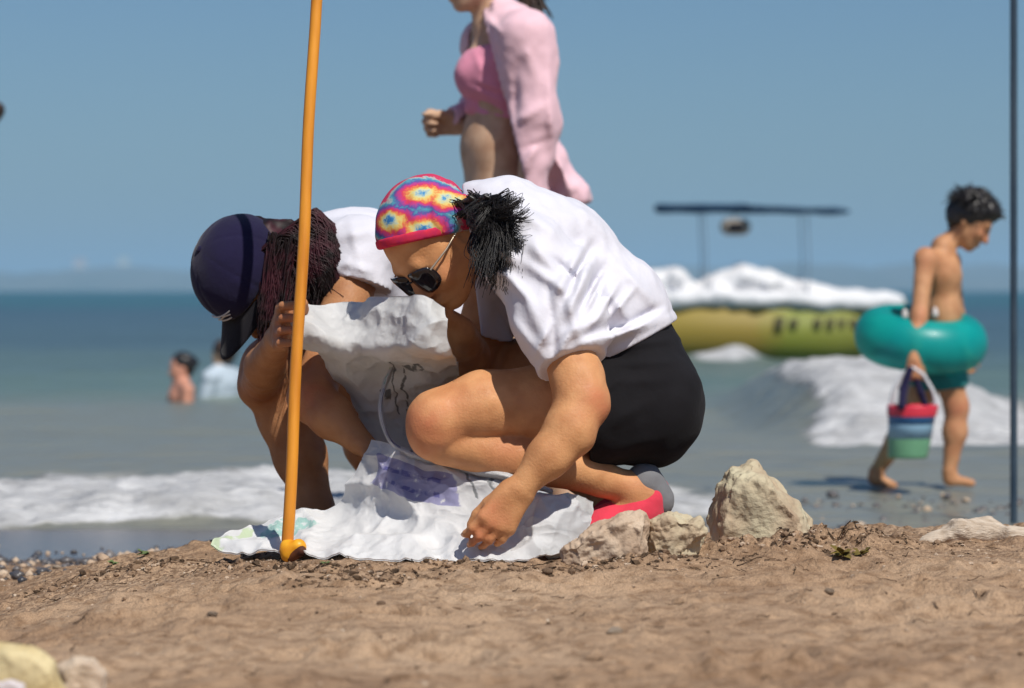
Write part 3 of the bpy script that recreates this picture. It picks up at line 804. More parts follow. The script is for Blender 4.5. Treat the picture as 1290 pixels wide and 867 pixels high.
    # sunglasses
    def lens(side):
        bm = bmesh.new(); rings = []
        for j, (sx, off) in enumerate(((1.0, 0.0), (1.0, 0.003), (0.7, 0.0055), (0.0, 0.0065))):
            ring = []
            for k in range(20 if sx else 1):
                a = 2*math.pi*k/20
                ca, sa = math.cos(a), math.sin(a)
                x = 0.034*math.copysign(abs(ca)**0.75, ca)*sx; z = 0.029*math.copysign(abs(sa)**0.75, sa)*sx
                curve = -6.0*x*x - (0.35*x*side if x*side > 0 else 0)
                ring.append(bm.verts.new(q(0.101 + off + curve, side*0.034 + x, -0.016 + z)))
            rings.append(ring)
        for a_, b_ in zip(rings, rings[1:]):
            for k in range(20):
                k2 = (k+1) % 20
                if len(b_) == 1: bm.faces.new((a_[k], a_[k2], b_[0]))
                else: bm.faces.new((a_[k], a_[k2], b_[k2], b_[k]))
        bm.faces.new(rings[0][::-1])
        bmesh.ops.recalc_face_normals(bm, faces=bm.faces)
        me = bpy.data.meshes.new("lens"); bm.to_mesh(me); bm.free()
        for p in me.polygons: p.use_smooth = True
        return me
    g = add("sunglasses", tubes("sunglasses", [[q(0.103, -0.008, -0.008), q(0.107, 0, -0.005), q(0.103, 0.008, -0.008)]], 0.0022, 0.0022, 6), M['lens'], None,
            label="dark sunglasses with thin pale arms worn below the tie-dye scarf", cat="sunglasses")
    for sd in (-1, 1):
        add("temple_arm", tubes("temple_arm", [[q(0.088, sd*0.066, -0.004), q(0.04, sd*0.083, -0.004), q(-0.005, sd*0.086, -0.002), q(-0.022, sd*0.084, -0.022)]], 0.0022, 0.0022, 6), M['gold'], g)
    for sd in (-1, 1): add("lens", lens(sd), M['lens'], g)

    # shoe of the near foot
    Sx = Sdf(0.0042)
    Sx.chain([(P(818, 622, 5.965), 0.040), (P(805, 645, 5.955), 0.040), (P(765, 664, 5.94), 0.036), (P(740, 674, 5.925), 0.030)], 0.03)
    Sx.disp(nz(0.002, 40, 2), 0.02)
    shoe = add("shoe", Sx.mesh("shoe"), M['shoe'], body)
    K = Sdf(0.0042); K.chain([(P(812, 606, 5.955), 0.036), (P(828, 630, 5.965), 0.034)], 0.02); K.disp(nz(0.001, 60, 3), 0.02)
    add("heel", K.mesh("heel"), M['sock'], shoe)
    K = Sdf(0.0042); K.chain([(P(842, 636, 5.97), 0.010), (P(830, 660, 5.965), 0.010), (P(785, 682, 5.95), 0.010)], 0.01)
    add("sole", K.mesh("sole"), M['sole'], shoe)
    Sx = Sdf(0.005); Sx.chain([(P(775, 628, 6.30), 0.040), (P(760, 655, 6.29), 0.036), (P(715, 672, 6.27), 0.030)], 0.03)
    add("shoe", Sx.mesh("shoe_far"), M['shoe'], body)
    return body
woman_scarf()

# ---- B: woman in the navy cap, squatting behind the stick
def woman_cap():
    B = Sdf(0.0048)
    f, u = V(-0.24, -0.30, -0.92), V(-0.74, -0.50, 0.40)
    F, L, Uv = frame(f, u)
    hc = P(318, 350, 6.36)
    LAT = nrm(V(0.25, 1, 0))
    nk, ch, wa, pe = P(400, 318, 6.50), P(455, 335, 6.58), P(530, 410, 6.72), P(610, 505, 6.86)
    B.chain([(nk, 0.07), (ch, 0.10), (wa, 0.095), (pe, 0.12)], 0.05, LAT, 1.3)
    B.cone(nk, P(345, 340, 6.40), 0.055, 0.052, 0.03)
    q = head(B, hc, f, u, 0.98)
    # near (left) arm: down behind the sack, elbow at the stick, hand into the sack mouth
    sh, el, wr = P(452, 320, 6.36), P(392, 500, 6.16), P(452, 556, 6.08)
    B.chain([(ch, 0.07), (sh, 0.058)], 0.04)
    B.chain([(sh, 0.055), (P(425, 420, 6.24), 0.047), (el, 0.043)], 0.03)
    B.ell(P(390, 500, 6.15), np.eye(3), V(0.040, 0.04, 0.047), 0.02)
    B.chain([(el, 0.042), (P(418, 525, 6.12), 0.042), (wr, 0.027)], 0.02)
    hand(B, wr, nrm(V(0.75, -0.05, -0.55)), nrm(V(0.2, -0.9, 0.2)), palm=V(-0.5, 0, -0.8), curl=(0.5, 0.7, 0.5), s=0.95)
    # far (right) arm up to the stick
    sh2, el2, wr2 = P(388, 372, 6.62), P(326, 488, 6.42), P(349, 428, 6.10)
    B.chain([(ch, 0.07), (sh2, 0.055)], 0.04)
    B.chain([(sh2, 0.052), (el2, 0.041)], 0.03)
    B.chain([(el2, 0.040), (P(335, 462, 6.26), 0.040), (wr2, 0.026)], 0.02)
    # fingers closed round the stick (stick axis nearly vertical, 25 mm thick)
    sp = P(373, 410, 5.985); sx = nrm(P(398, 0, 6.02) - P(362, 690, 5.88))
    for i in range(4):
        c = P(374 - i*1.0, 386 + i*15.5, 5.985)
        k0 = c + V(-0.030, 0.028, -0.004)
        pts = [k0, c + V(-0.026, -0.010, 0), c + V(-0.010, -0.024, 0.001), c + V(0.012, -0.021, 0.001)]
        B.chain([(pts[0], 0.0105), (pts[1], 0.0092), (pts[2], 0.0086), (pts[3], 0.0078)], 0.004)
        B.cone(wr2, k0, 0.018, 0.0125, 0.014)
    B.chain([(wr2 + V(0.004, 0.0, 0.01), 0.017), (P(366, 398, 6.03), 0.013), (P(382, 390, 6.01), 0.011), (P(384, 382, 5.985), 0.009)], 0.008)
    # legs: near shin upright, other leg behind the sack
    kn, an = P(345, 462, 6.44), P(398, 640, 6.42)
    B.chain([(pe + V(0, -0.08, 0), 0.10), (P(470, 480, 6.66), 0.085), (kn, 0.062)], 0.03)
    B.chain([(kn, 0.062), (P(362, 520, 6.45), 0.062), (P(378, 575, 6.44), 0.052), (an, 0.036)], 0.025)
    B.chain([(an, 0.037), (P(405, 664, 6.44), 0.036), (P(370, 676, 6.36), 0.026), (P(345, 682, 6.30), 0.02)], 0.02)
    kn2, an2 = P(440, 455, 6.80), P(500, 640, 6.82)
    B.chain([(pe + V(0, 0.08, 0), 0.10), (kn2, 0.062)], 0.03)
    B.chain([(kn2, 0.06), (P(465, 560, 6.83), 0.054), (an2, 0.036), (P(450, 670, 6.76), 0.024)], 0.02)
    B.disp(nz(0.0016, 24, 15), 0.02)
    body = add("person", B.mesh("person"), M['skin_b'], label="squatting woman in navy baseball cap and white t-shirt holding the orange stick", cat="person")
    flush(body, [(P(390, 500, 6.11), 0.05, 0.9), (P(362, 410, 5.97), 0.045, 0.8), (P(330, 480, 6.36), 0.05, 0.5)])
    T = Sdf(0.005)
    T.chain([(P(412, 318, 6.51), 0.078), (ch, 0.113), (wa, 0.112), (P(590, 480, 6.84), 0.13)], 0.05, LAT, 1.32)
    T.chain([(ch + V(-0.02, -0.02, 0.015), 0.085), (sh, 0.073), (P(452, 372, 6.30), 0.064)], 0.04)
    T.chain([(ch, 0.08), (sh2, 0.068), (P(372, 405, 6.58), 0.06)], 0.04)
    T.disp(both(ridge([(420, 300, 470, 290, 8, 0.01), (430, 330, 475, 345, 7, 0.01), (415, 345, 450, 320, 6, 0.009), (440, 275, 460, 350, 7, 0.008)]), nz(0.005, 15, 17, o=3)), 0.04)
    T.cut(P(402, 320, 6.5), V(-1, 0, -0.1))
    cp = P(450, 358, 6.30); sl = nrm(V(-0.25, -0.2, -1))
    T.disp(lambda X, Y, Z: np.where(((X-cp[0])*sl[0] + (Y-cp[1])*sl[1] + (Z-cp[2])*sl[2] > 0) & (Y < 6.42) & (X < cp[0] + 0.07), 0.2, 0.0), 0.06)
    add("t_shirt", T.mesh("t_shirt"), M['white_shirt'], body)
    Sh = Sdf(0.006)
    Sh.chain([(pe, 0.132), (P(570, 480, 6.80), 0.12)], 0.04, LAT, 1.3)
    Sh.chain([(pe + V(0, -0.08, 0), 0.11), (P(500, 485, 6.70), 0.10)], 0.03); Sh.chain([(pe + V(0, 0.08, 0), 0.11), (P(520, 480, 6.85), 0.10)], 0.03)
    add("shorts", Sh.mesh("shorts"), M['black'], body)
    # sandal sole under the near foot
    # hair: long dark red-brown hair falling past the neck
    r = np.random.default_rng(8); lines = []
    for i in range(560):
        a = r.uniform(-1.2, 1.2)
        root = q(-0.085*math.cos(a*0.6) + r.normal(0, 0.008), 0.075*math.sin(a), -0.02 + r.uniform(-0.03, 0.05))
        tip = P(r.uniform(372, 440), r.uniform(345, 392), 6.30 + r.normal(0, 0.03))
        if r.random() < 0.35: tip = P(r.uniform(345, 385), r.uniform(380, 425), 6.27 + r.normal(0, 0.02))
        mid = P(r.uniform(365, 425), r.uniform(282, 320), 6.33 + r.normal(0, 0.03))
        ln = bezier(root, root*0.5 + mid*0.5 + r.normal(0, 0.006, 3), mid*0.7 + tip*0.3, tip, 18)
        t_ = np.linspace(0, 1, 18); ph = r.uniform(0, 6.28)
        ln += np.stack((0.005*t_*np.sin(ph + t_*9), 0.004*t_*np.cos(ph + t_*8), 0.003*t_*np.sin(ph*2 + t_*7)), 1)
        lines.append(ln)
    spine = [q(-0.03, 0, 0.02), P(366, 292, 6.33), P(392, 312, 6.33), P(410, 340, 6.31), P(418, 372, 6.30), P(420, 388, 6.30)]
    srad = np.array([0.070, 0.070, 0.066, 0.056, 0.042, 0.03])
    for i in range(380):      # locks falling beside the cheek
        ro, ti = P(r.uniform(338, 372), r.uniform(292, 320), 6.275 + r.normal(0, 0.01)), P(r.uniform(324, 356), r.uniform(385, 436), 6.245 + r.normal(0, 0.012))
        lines.append(bezier(ro, ro*0.65 + ti*0.35 + r.normal(0, 0.008, 3), ro*0.3 + ti*0.7 + r.normal(0, 0.008, 3), ti, 12))
    for i in range(1700):
        th, rr_, ph = r.uniform(0, 6.28), r.uniform(0.75, 1.05), r.uniform(0, 6.28)
        end = r.uniform(3.6, 5); t_ = np.linspace(r.uniform(0.2, 1.0), end, 16)
        c_ = np.stack([np.interp(t_, range(6), [p[k] for p in spine]) for k in range(3)], 1); ra = np.interp(t_, range(6), srad)*rr_
        th = th + 0.25*np.sin(ph + t_*2.2)
        side_ = nrm(V(0.75, 0.0, 0.65)); ln = c_ + (np.cos(th)*ra)[:, None]*V(0, 1, 0) + (np.sin(th)*ra)[:, None]*side_
        ln += np.stack((0.003*np.sin(ph + t_*4), 0*t_, 0.003*np.cos(ph + t_*5)), 1)
        lines.append(ln)
    add("hair", tubes("hair", lines, 0.0016, 0.0007, 3), M['hair_red'], body)
    K = Sdf(0.006)
    K.chain([(q(-0.055, 0, 0.0), 0.075), (P(388, 312, 6.345), 0.050), (P(408, 340, 6.32), 0.040), (P(416, 362, 6.31), 0.022)], 0.03)
    K.disp(nz(0.008, 40, 19, o=3), 0.03)
    add("hair", K.mesh("hair_core"), M['hair_red'], body)
    # the cap
    ax = (F, L, Uv)
    Hc = Sdf(0.004)
    Hc.ell(q(-0.008, 0, 0.036), ax, V(0.112, 0.094, 0.102), 0.02)
    def seams(X, Y, Z):
        a = np.stack((X, Y, Z), -1) - q(-0.008, 0, 0.036)
        th = np.arctan2(a @ L, a @ F)
        d = np.abs((th / (math.pi/3) + 0.5) % 1 - 0.5)
        return 0.0022*np.exp(-(d/0.035)**2)
    Hc.disp(both(seams, nz(0.0016, 22, 23)), 0.02)
    Hc.cut(q(0, 0, 0.018), -Uv, 0.003)
    capo = add("baseball_cap", Hc.mesh("baseball_cap"), M['navy'], None, label="navy baseball cap with dark brim on the bowed head of the crouching woman", cat="cap")
    # brim: a curved plate leaving the forehead
    co, fc = [], []
    nu, nv = 25, 11
    for lay in (0, 1):
        for i in range(nu):
            s_ = -1 + 2*i/(nu-1)
            for j in range(nv):
                v = j/(nv-1)
                ang = s_*1.12
                reach = 0.100 + v*0.088*(1 - 0.45*s_*s_)
                co.append(q(reach*math.cos(ang)*1.02 - 0.004, 0.092*math.sin(ang)*(1 - 0.05*v) , 0.020 - 0.020*s_*s_*(0.5 + v) - 0.010*v - 0.004*lay))
    i0 = lambda l, i, j: l*nu*nv + i*nv + j
    for i in range(nu-1):
        for j in range(nv-1):
            fc.append((i0(0, i, j), i0(0, i, j+1), i0(0, i+1, j+1), i0(0, i+1, j)))
            fc.append((i0(1, i, j), i0(1, i+1, j), i0(1, i+1, j+1), i0(1, i, j+1)))
        fc.append((i0(0, i, nv-1), i0(1, i, nv-1), i0(1, i+1, nv-1), i0(0, i+1, nv-1)))
    add("brim", mesh_np("brim", np.array(co), np.array(fc)), M['brim'], capo)
    bt = Sdf(0.0025); bt.ell(q(-0.008, 0, 0.139), ax, V(0.009, 0.009, 0.005), 0.002)
    add("button", bt.mesh("button"), M['navy'], capo)
    # pale stitched mark on the front panel
    lines = []
    for k, (z0, dz) in enumerate(((0.050, 0.0), (0.042, 0.004), (0.034, 0.0))):
        lines.append([q(0.0, 0, 0.036) + (F*math.cos(a)*0.1075*1.0 + L*math.sin(a)*0.0905)*math.sqrt(max(0.05, 1 - ((z0 + dz*math.sin(a*9) - 0.036)/0.102)**2)) + Uv*(z0 + dz*math.sin(a*9) - 0.036) for a in np.linspace(-0.32 + 0.1*k, 0.42 - 0.08*k, 12)])
    add("emblem", tubes("emblem", lines, 0.0022, 0.0016, 5), mat_noise("pale_thread", (0.55, 0.55, 0.55), (0.72, 0.70, 0.68), rough=0.8), capo)
    return body
woman_cap()

# ---- C: woman in the open pink shirt walking past behind
def woman_pink():
    D = 9.0
    B = Sdf(0.0068)
    LAT = nrm(V(-0.25, 1, 0))
    gz = float(ground(P(630, 300, D)[0], D, False))
    pe, wa, ch, nk = P(630, 262, D), P(620, 185, D), P(634, 88, D), P(618, 16, D)
    B.chain([(pe, 0.102), (wa, 0.080), (ch, 0.094), (P(628, 40, D), 0.072)], 0.05, LAT, 1.38)
    B.cone(P(624, 30, D), P(606, -18, D), 0.056, 0.05, 0.03)
    q = head(B, P(597, -42, D - 0.02), V(-0.93, -0.3, -0.2), V(-0.18, 0, 0.98), 1.0)
    B.ell(P(600, 92, D - 0.05), np.eye(3), V(0.06, 0.06, 0.06), 0.04); B.ell(P(604, 92, D + 0.1), np.eye(3), V(0.06, 0.06, 0.06), 0.04)
    sh, el, wr = P(664, 48, D - 0.17), P(676, 150, D - 0.19), P(662, 245, D - 0.20)
    B.chain([(P(630, 38, D), 0.055), (sh, 0.054), (el, 0.042), (wr, 0.027)], 0.03)
    hand(B, wr, V(-0.15, 0, -1), V(-1, 0.2, 0), curl=(0.4, 0.5, 0.3), palm=V(0.2, 1, 0))
    sh2, el2, wr2 = P(612, 56, D + 0.18), P(612, 162, D + 0.24), P(577, 157, D + 0.10)
    B.chain([(P(625, 38, D), 0.055), (sh2, 0.054), (el2, 0.042), (wr2, 0.028)], 0.03)
    hand(B, wr2, V(-0.97, -0.15, 0.05), V(0.1, -0.3, 0.95), curl=(1.2, 1.3, 0.7), palm=V(0.1, -1, -0.2), thumb=(0.4, 0.8, 0.5))
    for s_, kx, ax_ in ((-1, -0.10, 0.05), (1, 0.05, 0.14)):
        hp = pe + V(0, 0.085*s_, -0.04)
        kn = V(hp[0] + kx, hp[1], gz + 0.50); an = V(hp[0] + kx + ax_, hp[1], gz + 0.085)
        B.chain([(hp, 0.095), (kn, 0.056), (kn*0.6 + an*0.4, 0.055), (an, 0.036)], 0.03)
        B.chain([(an, 0.038), (an + V(0.03, 0, -0.04), 0.034), (an + V(-0.12, 0, -0.055), 0.022)], 0.02)
    body = add("person", B.mesh("person"), M['skin_c'], label="woman in an open pale pink shirt with bare midriff walking behind the squatting women", cat="person")
    T = Sdf(0.0068)
    T.chain([(P(690, 250, D - 0.02), 0.055), (P(660, 190, D), 0.088), (P(642, 88, D), 0.112), (P(634, 32, D), 0.078)], 0.05, LAT, 1.42)
    T.cone(P(632, 30, D), P(618, 8, D), 0.068, 0.060, 0.02)
    T.chain([(P(640, 45, D - 0.06), 0.08), (sh, 0.078), (P(672, 150, D - 0.19), 0.066), (P(666, 240, D - 0.2), 0.050)], 0.04)
    T.chain([(P(628, 45, D + 0.08), 0.08), (sh2, 0.07), (P(610, 157, D + 0.22), 0.058), (P(576, 153, D + 0.10), 0.042)], 0.04)
    T.chain([(P(690, 205, D), 0.05), (P(715, 250, D), 0.05), (P(724, 268, D), 0.045)], 0.04, LAT, 2.2)
    T.disp(both(ridge([(690, 70, 696, 200, 6, 0.014), (650, 80, 650, 170, 5, -0.012), (640, 160, 690, 130, 6, 0.012), (680, 170, 660, 215, 6, 0.014), (700, 190, 722, 255, 5, 0.014), (690, 215, 705, 262, 4, -0.014), (660, 60, 680, 110, 7, 0.008), (576, 130, 606, 120, 5, 0.010), (580, 160, 600, 140, 4, -0.010), (612, 20, 632, 44, 4, 0.012), (655, 190, 690, 175, 4, -0.012)]), nz(0.010, 11, 27, o=3)), 0.05)
    # open front: cut away left of the placket
    a, b_ = P(612, 40, D), P(650, 190, D)
    nn = np.cross(b_ - a, V(0, 1, 0)); nn = nn if nn[0] < 0 else -nn
    nnl = nrm(nn)
    T.disp(lambda X, Y, Z: np.where(((X-a[0])*nnl[0] + (Z-a[2])*nnl[2] > 0) & (Y < D + 0.06) & (Y > D - 0.35) & (X > P(575, 0, D)[0]), 0.2, 0.0), 0.08)
    T.cut(P(720, 262, D), V(0.25, 0, -1)); T.cut(P(600, 2, D), V(-0.5, 0, 1))
    T.minus(B, 0.004)
    add("shirt", T.mesh("shirt"), M['pink'], body)
    K = Sdf(0.0068)
    K.chain([(P(628, 150, D), 0.088), (P(632, 88, D), 0.102), (P(628, 50, D), 0.08)], 0.04, LAT, 1.38)
    K.ell(P(600, 95, D - 0.05), np.eye(3), V(0.067, 0.067, 0.067), 0.04); K.ell(P(604, 95, D + 0.1), np.eye(3), V(0.067, 0.067, 0.067), 0.04)
    K.cone(P(600, 128, D - 0.06), P(592, 138, D - 0.05), 0.022, 0.018, 0.015)
    K.disp(both(ridge([(590, 110, 640, 130, 4, 0.010), (588, 122, 640, 145, 4, -0.010), (600, 100, 640, 118, 4, 0.008), (595, 60, 610, 100, 4, 0.006)]), nz(0.004, 22, 29)), 0.04)
    K.cut(P(620, 150, D), V(-0.15, 0, -1)); K.cut(P(620, 58, D), V(-0.2, 0, 1))
    add("crop_top", K.mesh("crop_top"), M['pink2'], body)
    K = Sdf(0.009); K.chain([(pe + V(0, 0, -0.02), 0.125), (pe + V(0, 0, -0.1), 0.12)], 0.04, LAT, 1.38)
    for s_, kx in ((-1, -0.10), (1, 0.05)):
        hp = pe + V(0, 0.085*s_, -0.04); K.cone(hp, hp + V(kx*0.5, 0, -0.22), 0.105, 0.09, 0.03)
    K.cut(pe + V(0, 0, 0.03), V(0, 0, 1))
    add("shorts", K.mesh("shorts"), M['denim'], body)
    r = np.random.default_rng(3); lines = []
    for i in range(260):
        a = r.uniform(-1.5, 1.5)
        root = q(-0.03 - 0.07*math.cos(a)*r.random(), 0.078*math.sin(a), 0.05 + 0.05*r.random())
        tip = q(-0.15 + r.normal(0, 0.02), r.normal(0, 0.02), -0.16 + r.normal(0, 0.03))
        lines.append(bezier(root, q(-0.12, 0.05*math.sin(a), 0.05), q(-0.15, 0, -0.05), tip, 12))
    add("hair", tubes("hair", lines, 0.004, 0.002, 3), M['hair_br'], body)
    K = Sdf(0.008); K.ell(q(-0.03, 0, 0.035), frame(V(-0.93, -0.3, -0.2), V(-0.18, 0, 0.98)), V(0.095, 0.084, 0.09), 0.02); K.disp(nz(0.004, 40, 3), 0.03)
    add("hair", K.mesh("hair_core"), M['hair_br'], body)
woman_pink()

# ---- D: small boy with the swim ring and bucket
def boy():
    D = 11.35
    B = Sdf(0.006)
    LAT = nrm(V(0.1, 1, 0))
    f, u = V(0.80, -0.18, -0.55), V(0.55, 0.0, 0.82)
    F, L, Uv = frame(f, u)
    pe, wa, ch, nk = P(1187, 440, D), P(1188, 395, D), P(1186, 345, D), P(1188, 312, D)
    B.chain([(pe, 0.070), (wa, 0.060), (ch, 0.066), (nk, 0.044)], 0.04, LAT, 1.35)
    B.cone(nk, P(1208, 292, D), 0.034, 0.032, 0.02)
    q = head(B, P(1223, 276, D), f, u, 0.86)
    sh, el, wr = P(1166, 326, D - 0.10), P(1158, 398, D - 0.17), P(1151, 452, D - 0.23)
    B.chain([(ch + V(-0.02, -0.04, 0.03), 0.045), (sh, 0.038), (el, 0.029), (P(1155, 420, D - 0.19), 0.029), (wr, 0.019)], 0.025)
    hand(B, wr, V(-0.05, -0.05, -1), V(0.95, -0.2, 0), curl=(1.0, 1.2, 0.7), palm=V(0.1, 1, 0), s=0.72)
    sh2, el2, wr2 = P(1196, 330, D + 0.11), P(1205, 398, D + 0.20), P(1212, 440, D + 0.22)
    B.chain([(ch + V(0.0, 0.04, 0.03), 0.045), (sh2, 0.038), (el2, 0.029), (wr2, 0.019)], 0.025)
    hand(B, wr2, V(0.2, 0, -1), V(0.9, 0.2, 0), curl=(0.6, 0.7, 0.5), palm=V(0, -1, 0), s=0.72)
    hp = P(1188, 452, D - 0.05)
    B.chain([(hp, 0.066), (P(1205, 512, D - 0.05), 0.042), (P(1203, 545, D - 0.05), 0.041), (P(1196, 594, D - 0.05), 0.024)], 0.025)
    B.chain([(P(1196, 596, D - 0.05), 0.026), (P(1197, 604, D - 0.05), 0.024), (P(1224, 609, D - 0.07), 0.015)], 0.015)
    hp = P(1180, 452, D + 0.06)
    B.chain([(hp, 0.066), (P(1146, 528, D + 0.06), 0.043), (P(1130, 555, D + 0.06), 0.040), (P(1104, 594, D + 0.06), 0.025)], 0.025)
    B.chain([(P(1104, 596, D + 0.06), 0.026), (P(1102, 603, D + 0.06), 0.024), (P(1126, 612, D + 0.05), 0.015)], 0.015)
    B.disp(nz(0.0012, 30, 35), 0.02)
    body = add("person", B.mesh("person"), M['skin_d'], label="small dark-haired boy walking right through the shallows with a swim ring", cat="person")
    flush(body, [(q(0.07, -0.045, -0.04), 0.03, 0.7), (q(0.1, 0, -0.045), 0.02, 0.6), (P(1206, 515, D - 0.08), 0.05, 0.8), (P(1205, 560, D - 0.08), 0.06, 0.4), (P(1158, 400, D - 0.19), 0.04, 0.6), (P(1150, 465, D - 0.25), 0.04, 0.7), (P(1166, 326, D - 0.12), 0.05, 0.4)])
    for k in (-1, 1):
        e = Sdf(0.003); e.ell(q(0.077, k*0.032, -0.010), frame(f, u), V(0.012, 0.013, 0.009)*0.86, 0.002)
        add("eye", e.mesh("eye"), M['lens'], body)
        br = tubes("eyebrow", [[q(0.086, k*0.014, 0.010), q(0.088, k*0.032, 0.015), q(0.074, k*0.05, 0.010)]], 0.004, 0.003, 5)
        add("eyebrow", br, M['hair'], body)
    K = Sdf(0.005)
    K.ell(q(-0.016, 0, 0.036), frame(f, u), V(0.108, 0.092, 0.096)*0.86, 0.02)
    K.ell(q(-0.05, 0, -0.01), frame(f, u), V(0.065, 0.082, 0.07)*0.86, 0.02)
    K.ell(q(0.055, 0, 0.075), frame(f, u), V(0.05, 0.06, 0.035)*0.86, 0.02)
    K.disp(nz(0.010, 32, 37, o=3), 0.04)
    # clear the face
    K.ell(q(0.105, 0, -0.045), frame(f, u), V(0.088, 0.11, 0.075)*0.9, 0.01, sub=True)
    hr = add("hair", K.mesh("hair"), M['hair'], body)
    r = np.random.default_rng(5); lines = []
    for i in range(420):
        v = nrm(r.normal(0, 1, 3)); v[2] = abs(v[2])*1.0 - 0.15; v = nrm(v)
        if v[0] > 0.5 and v[2] < 0.45: continue
        root = q(-0.016 + v[0]*0.098, v[1]*0.084, 0.034 + v[2]*0.088)
        tip = q(-0.016 + v[0]*0.132 + r.normal(0.008, 0.014), v[1]*0.112 + r.normal(0, 0.014), 0.034 + v[2]*0.112 + r.normal(-0.012, 0.014))
        lines.append(bezier(root, root*0.6 + tip*0.4 + r.normal(0, 0.004, 3), root*0.3 + tip*0.7, tip, 5))
    add("hair", tubes("hair_tufts", lines, 0.005, 0.001, 3), M['hair'], body)
    K = Sdf(0.006)
    K.chain([(P(1188, 425, D), 0.076), (P(1186, 450, D), 0.078)], 0.03, LAT, 1.35)
    K.cone(P(1188, 450, D - 0.05), P(1197, 480, D - 0.05), 0.076, 0.068, 0.03); K.cone(P(1180, 450, D + 0.06), P(1168, 480, D + 0.06), 0.076, 0.068, 0.03)
    K.disp(both(nz(0.006, 22, 39, o=3), ridge([(1180, 450, 1200, 485, 4, 0.012), (1192, 455, 1212, 480, 4, 0.010)])), 0.03)
    K.cut(P(1190, 490, D), V(0.15, 0, -1))
    add("swim_shorts", K.mesh("swim_shorts"), M['teal_cloth'], body)

    # swim ring
    bm = bmesh.new(); R, rr_ = 0.158, 0.086; c0 = P(1160, 427, D - 0.005)
    tilt = Matrix.Rotation(math.radians(5), 3, 'Y') @ Matrix.Rotation(math.radians(10), 3, 'X')
    nu, nv = 64, 24; vs = []
    for i in range(nu):
        a = 2*math.pi*i/nu
        for j in range(nv):
            b_ = 2*math.pi*j/nv
            puck = 1 + 0.03*math.sin(a*24)*max(0, -math.cos(b_))**2
            p = Vector(((R + rr_*math.cos(b_)*puck)*math.cos(a), (R + rr_*math.cos(b_)*puck)*math.sin(a), 1.12*rr_*math.sin(b_)))
            vs.append(bm.verts.new(tilt @ p + Vector(c0)))
    for i in range(nu):
        for j in range(nv):
            bm.faces.new((vs[i*nv+j], vs[((i+1) % nu)*nv+j], vs[((i+1) % nu)*nv+(j+1) % nv], vs[i*nv+(j+1) % nv]))
    me = bpy.data.meshes.new("swim_ring"); bm.to_mesh(me); bm.free()
    for p in me.polygons: p.use_smooth = True
    m = mat_noise("teal_vinyl", (0.0, 0.34, 0.32), (0.004, 0.46, 0.42), scale=9, rough=0.38, spec=0.5)
    tr = m.node_tree.nodes.new("ShaderNodeBsdfTransparent"); tr.inputs[0].default_value = (0.35, 0.92, 0.88, 1)
    mx = m.node_tree.nodes.new("ShaderNodeMixShader"); mx.inputs[0].default_value = 0.33
    m.node_tree.links.new(m.node_tree.nodes["Principled BSDF"].outputs[0], mx.inputs[1]); m.node_tree.links.new(tr.outputs[0], mx.inputs[2]); m.node_tree.links.new(mx.outputs[0], m.node_tree.nodes["Material Output"].inputs[0])
    m.node_tree.nodes["Principled BSDF"].inputs["Coat Weight"].default_value = 0.05
    ring = add("swim_ring", me, m, label="turquoise inflatable swim ring round the boy's waist", cat="swim ring")
    for (px, py, dd) in ((1140, 394, D - 0.15), (1178, 392, D - 0.16)):
        v = Sdf(0.003); v.cone(P(px, py + 4, dd), P(px, py - 1, dd), 0.013, 0.010, 0.004); v.cone(P(px, py - 1, dd), P(px, py - 4, dd), 0.006, 0.005, 0.002)
        add("valve", v.mesh("valve"), M['sole'], ring)

    # toy bucket with banded sides
    DB = D - 0.24
    def lathe(name, prof, mat, parent=None, **kw):
        bm = bmesh.new(); n = 36; rows = []
        for (r_, py, ) in prof:
            c = P(1150, py, DB); c = c + V((py - 510)/3900*DB*-0.10, 0, 0)
            rows.append([bm.verts.new(c + V(r_*math.cos(2*math.pi*k/n), r_*math.sin(2*math.pi*k/n), 0)) for k in range(n)])
        for a, b_ in zip(rows, rows[1:]):
            for k in range(n): bm.faces.new((a[k], a[(k+1) % n], b_[(k+1) % n], b_[k]))
        bm.faces.new(rows[-1])
        bmesh.ops.recalc_face_normals(bm, faces=bm.faces)
        me = bpy.data.meshes.new(name); bm.to_mesh(me); bm.free()
        for p in me.polygons: p.use_smooth = len(p.vertices) == 4
        return add(name, me, mat, parent, **kw)
    def plastic(nm, c): return mat_noise(nm, tuple(x*0.85 for x in c), c, scale=20, rough=0.35, spec=0.5)
    bk = add("toy_bucket", None, None, label="small toy bucket with red rim, blue band and green base in the boy's hand", cat="bucket")
    bk.location = tuple(P(1150, 578, DB)); bpy.context.view_layer.update()
    def child(o):
        o.parent = bk; o.matrix_parent_inverse = bk.matrix_world.inverted()
    child(lathe("rim", [(0.088, 524), (0.092, 512), (0.090, 510), (0.082, 512), (0.080, 524)], plastic("red_plastic", (0.72, 0.04, 0.07))))
    child(lathe("upper_band", [(0.078, 514), (0.085, 522), (0.082, 534)], plastic("blue_plastic", (0.04, 0.16, 0.38))))
    child(lathe("middle_band", [(0.0815, 534), (0.078, 552)], plastic("pale_blue_plastic", (0.30, 0.50, 0.66))))
    child(lathe("base", [(0.0775, 552), (0.072, 574), (0.069, 577)], plastic("green_plastic", (0.18, 0.42, 0.24))))
    hp_ = [P(1122, 512, DB), P(1126, 490, DB), P(1138, 470, DB), P(1150, 463, DB), P(1163, 472, DB), P(1176, 494, DB), P(1179, 512, DB)]
    hp_ = np.array(hp_); tt = np.linspace(0, 6, 28); hp_ = np.stack([np.interp(tt, range(7), hp_[:, i]) for i in range(3)], 1)
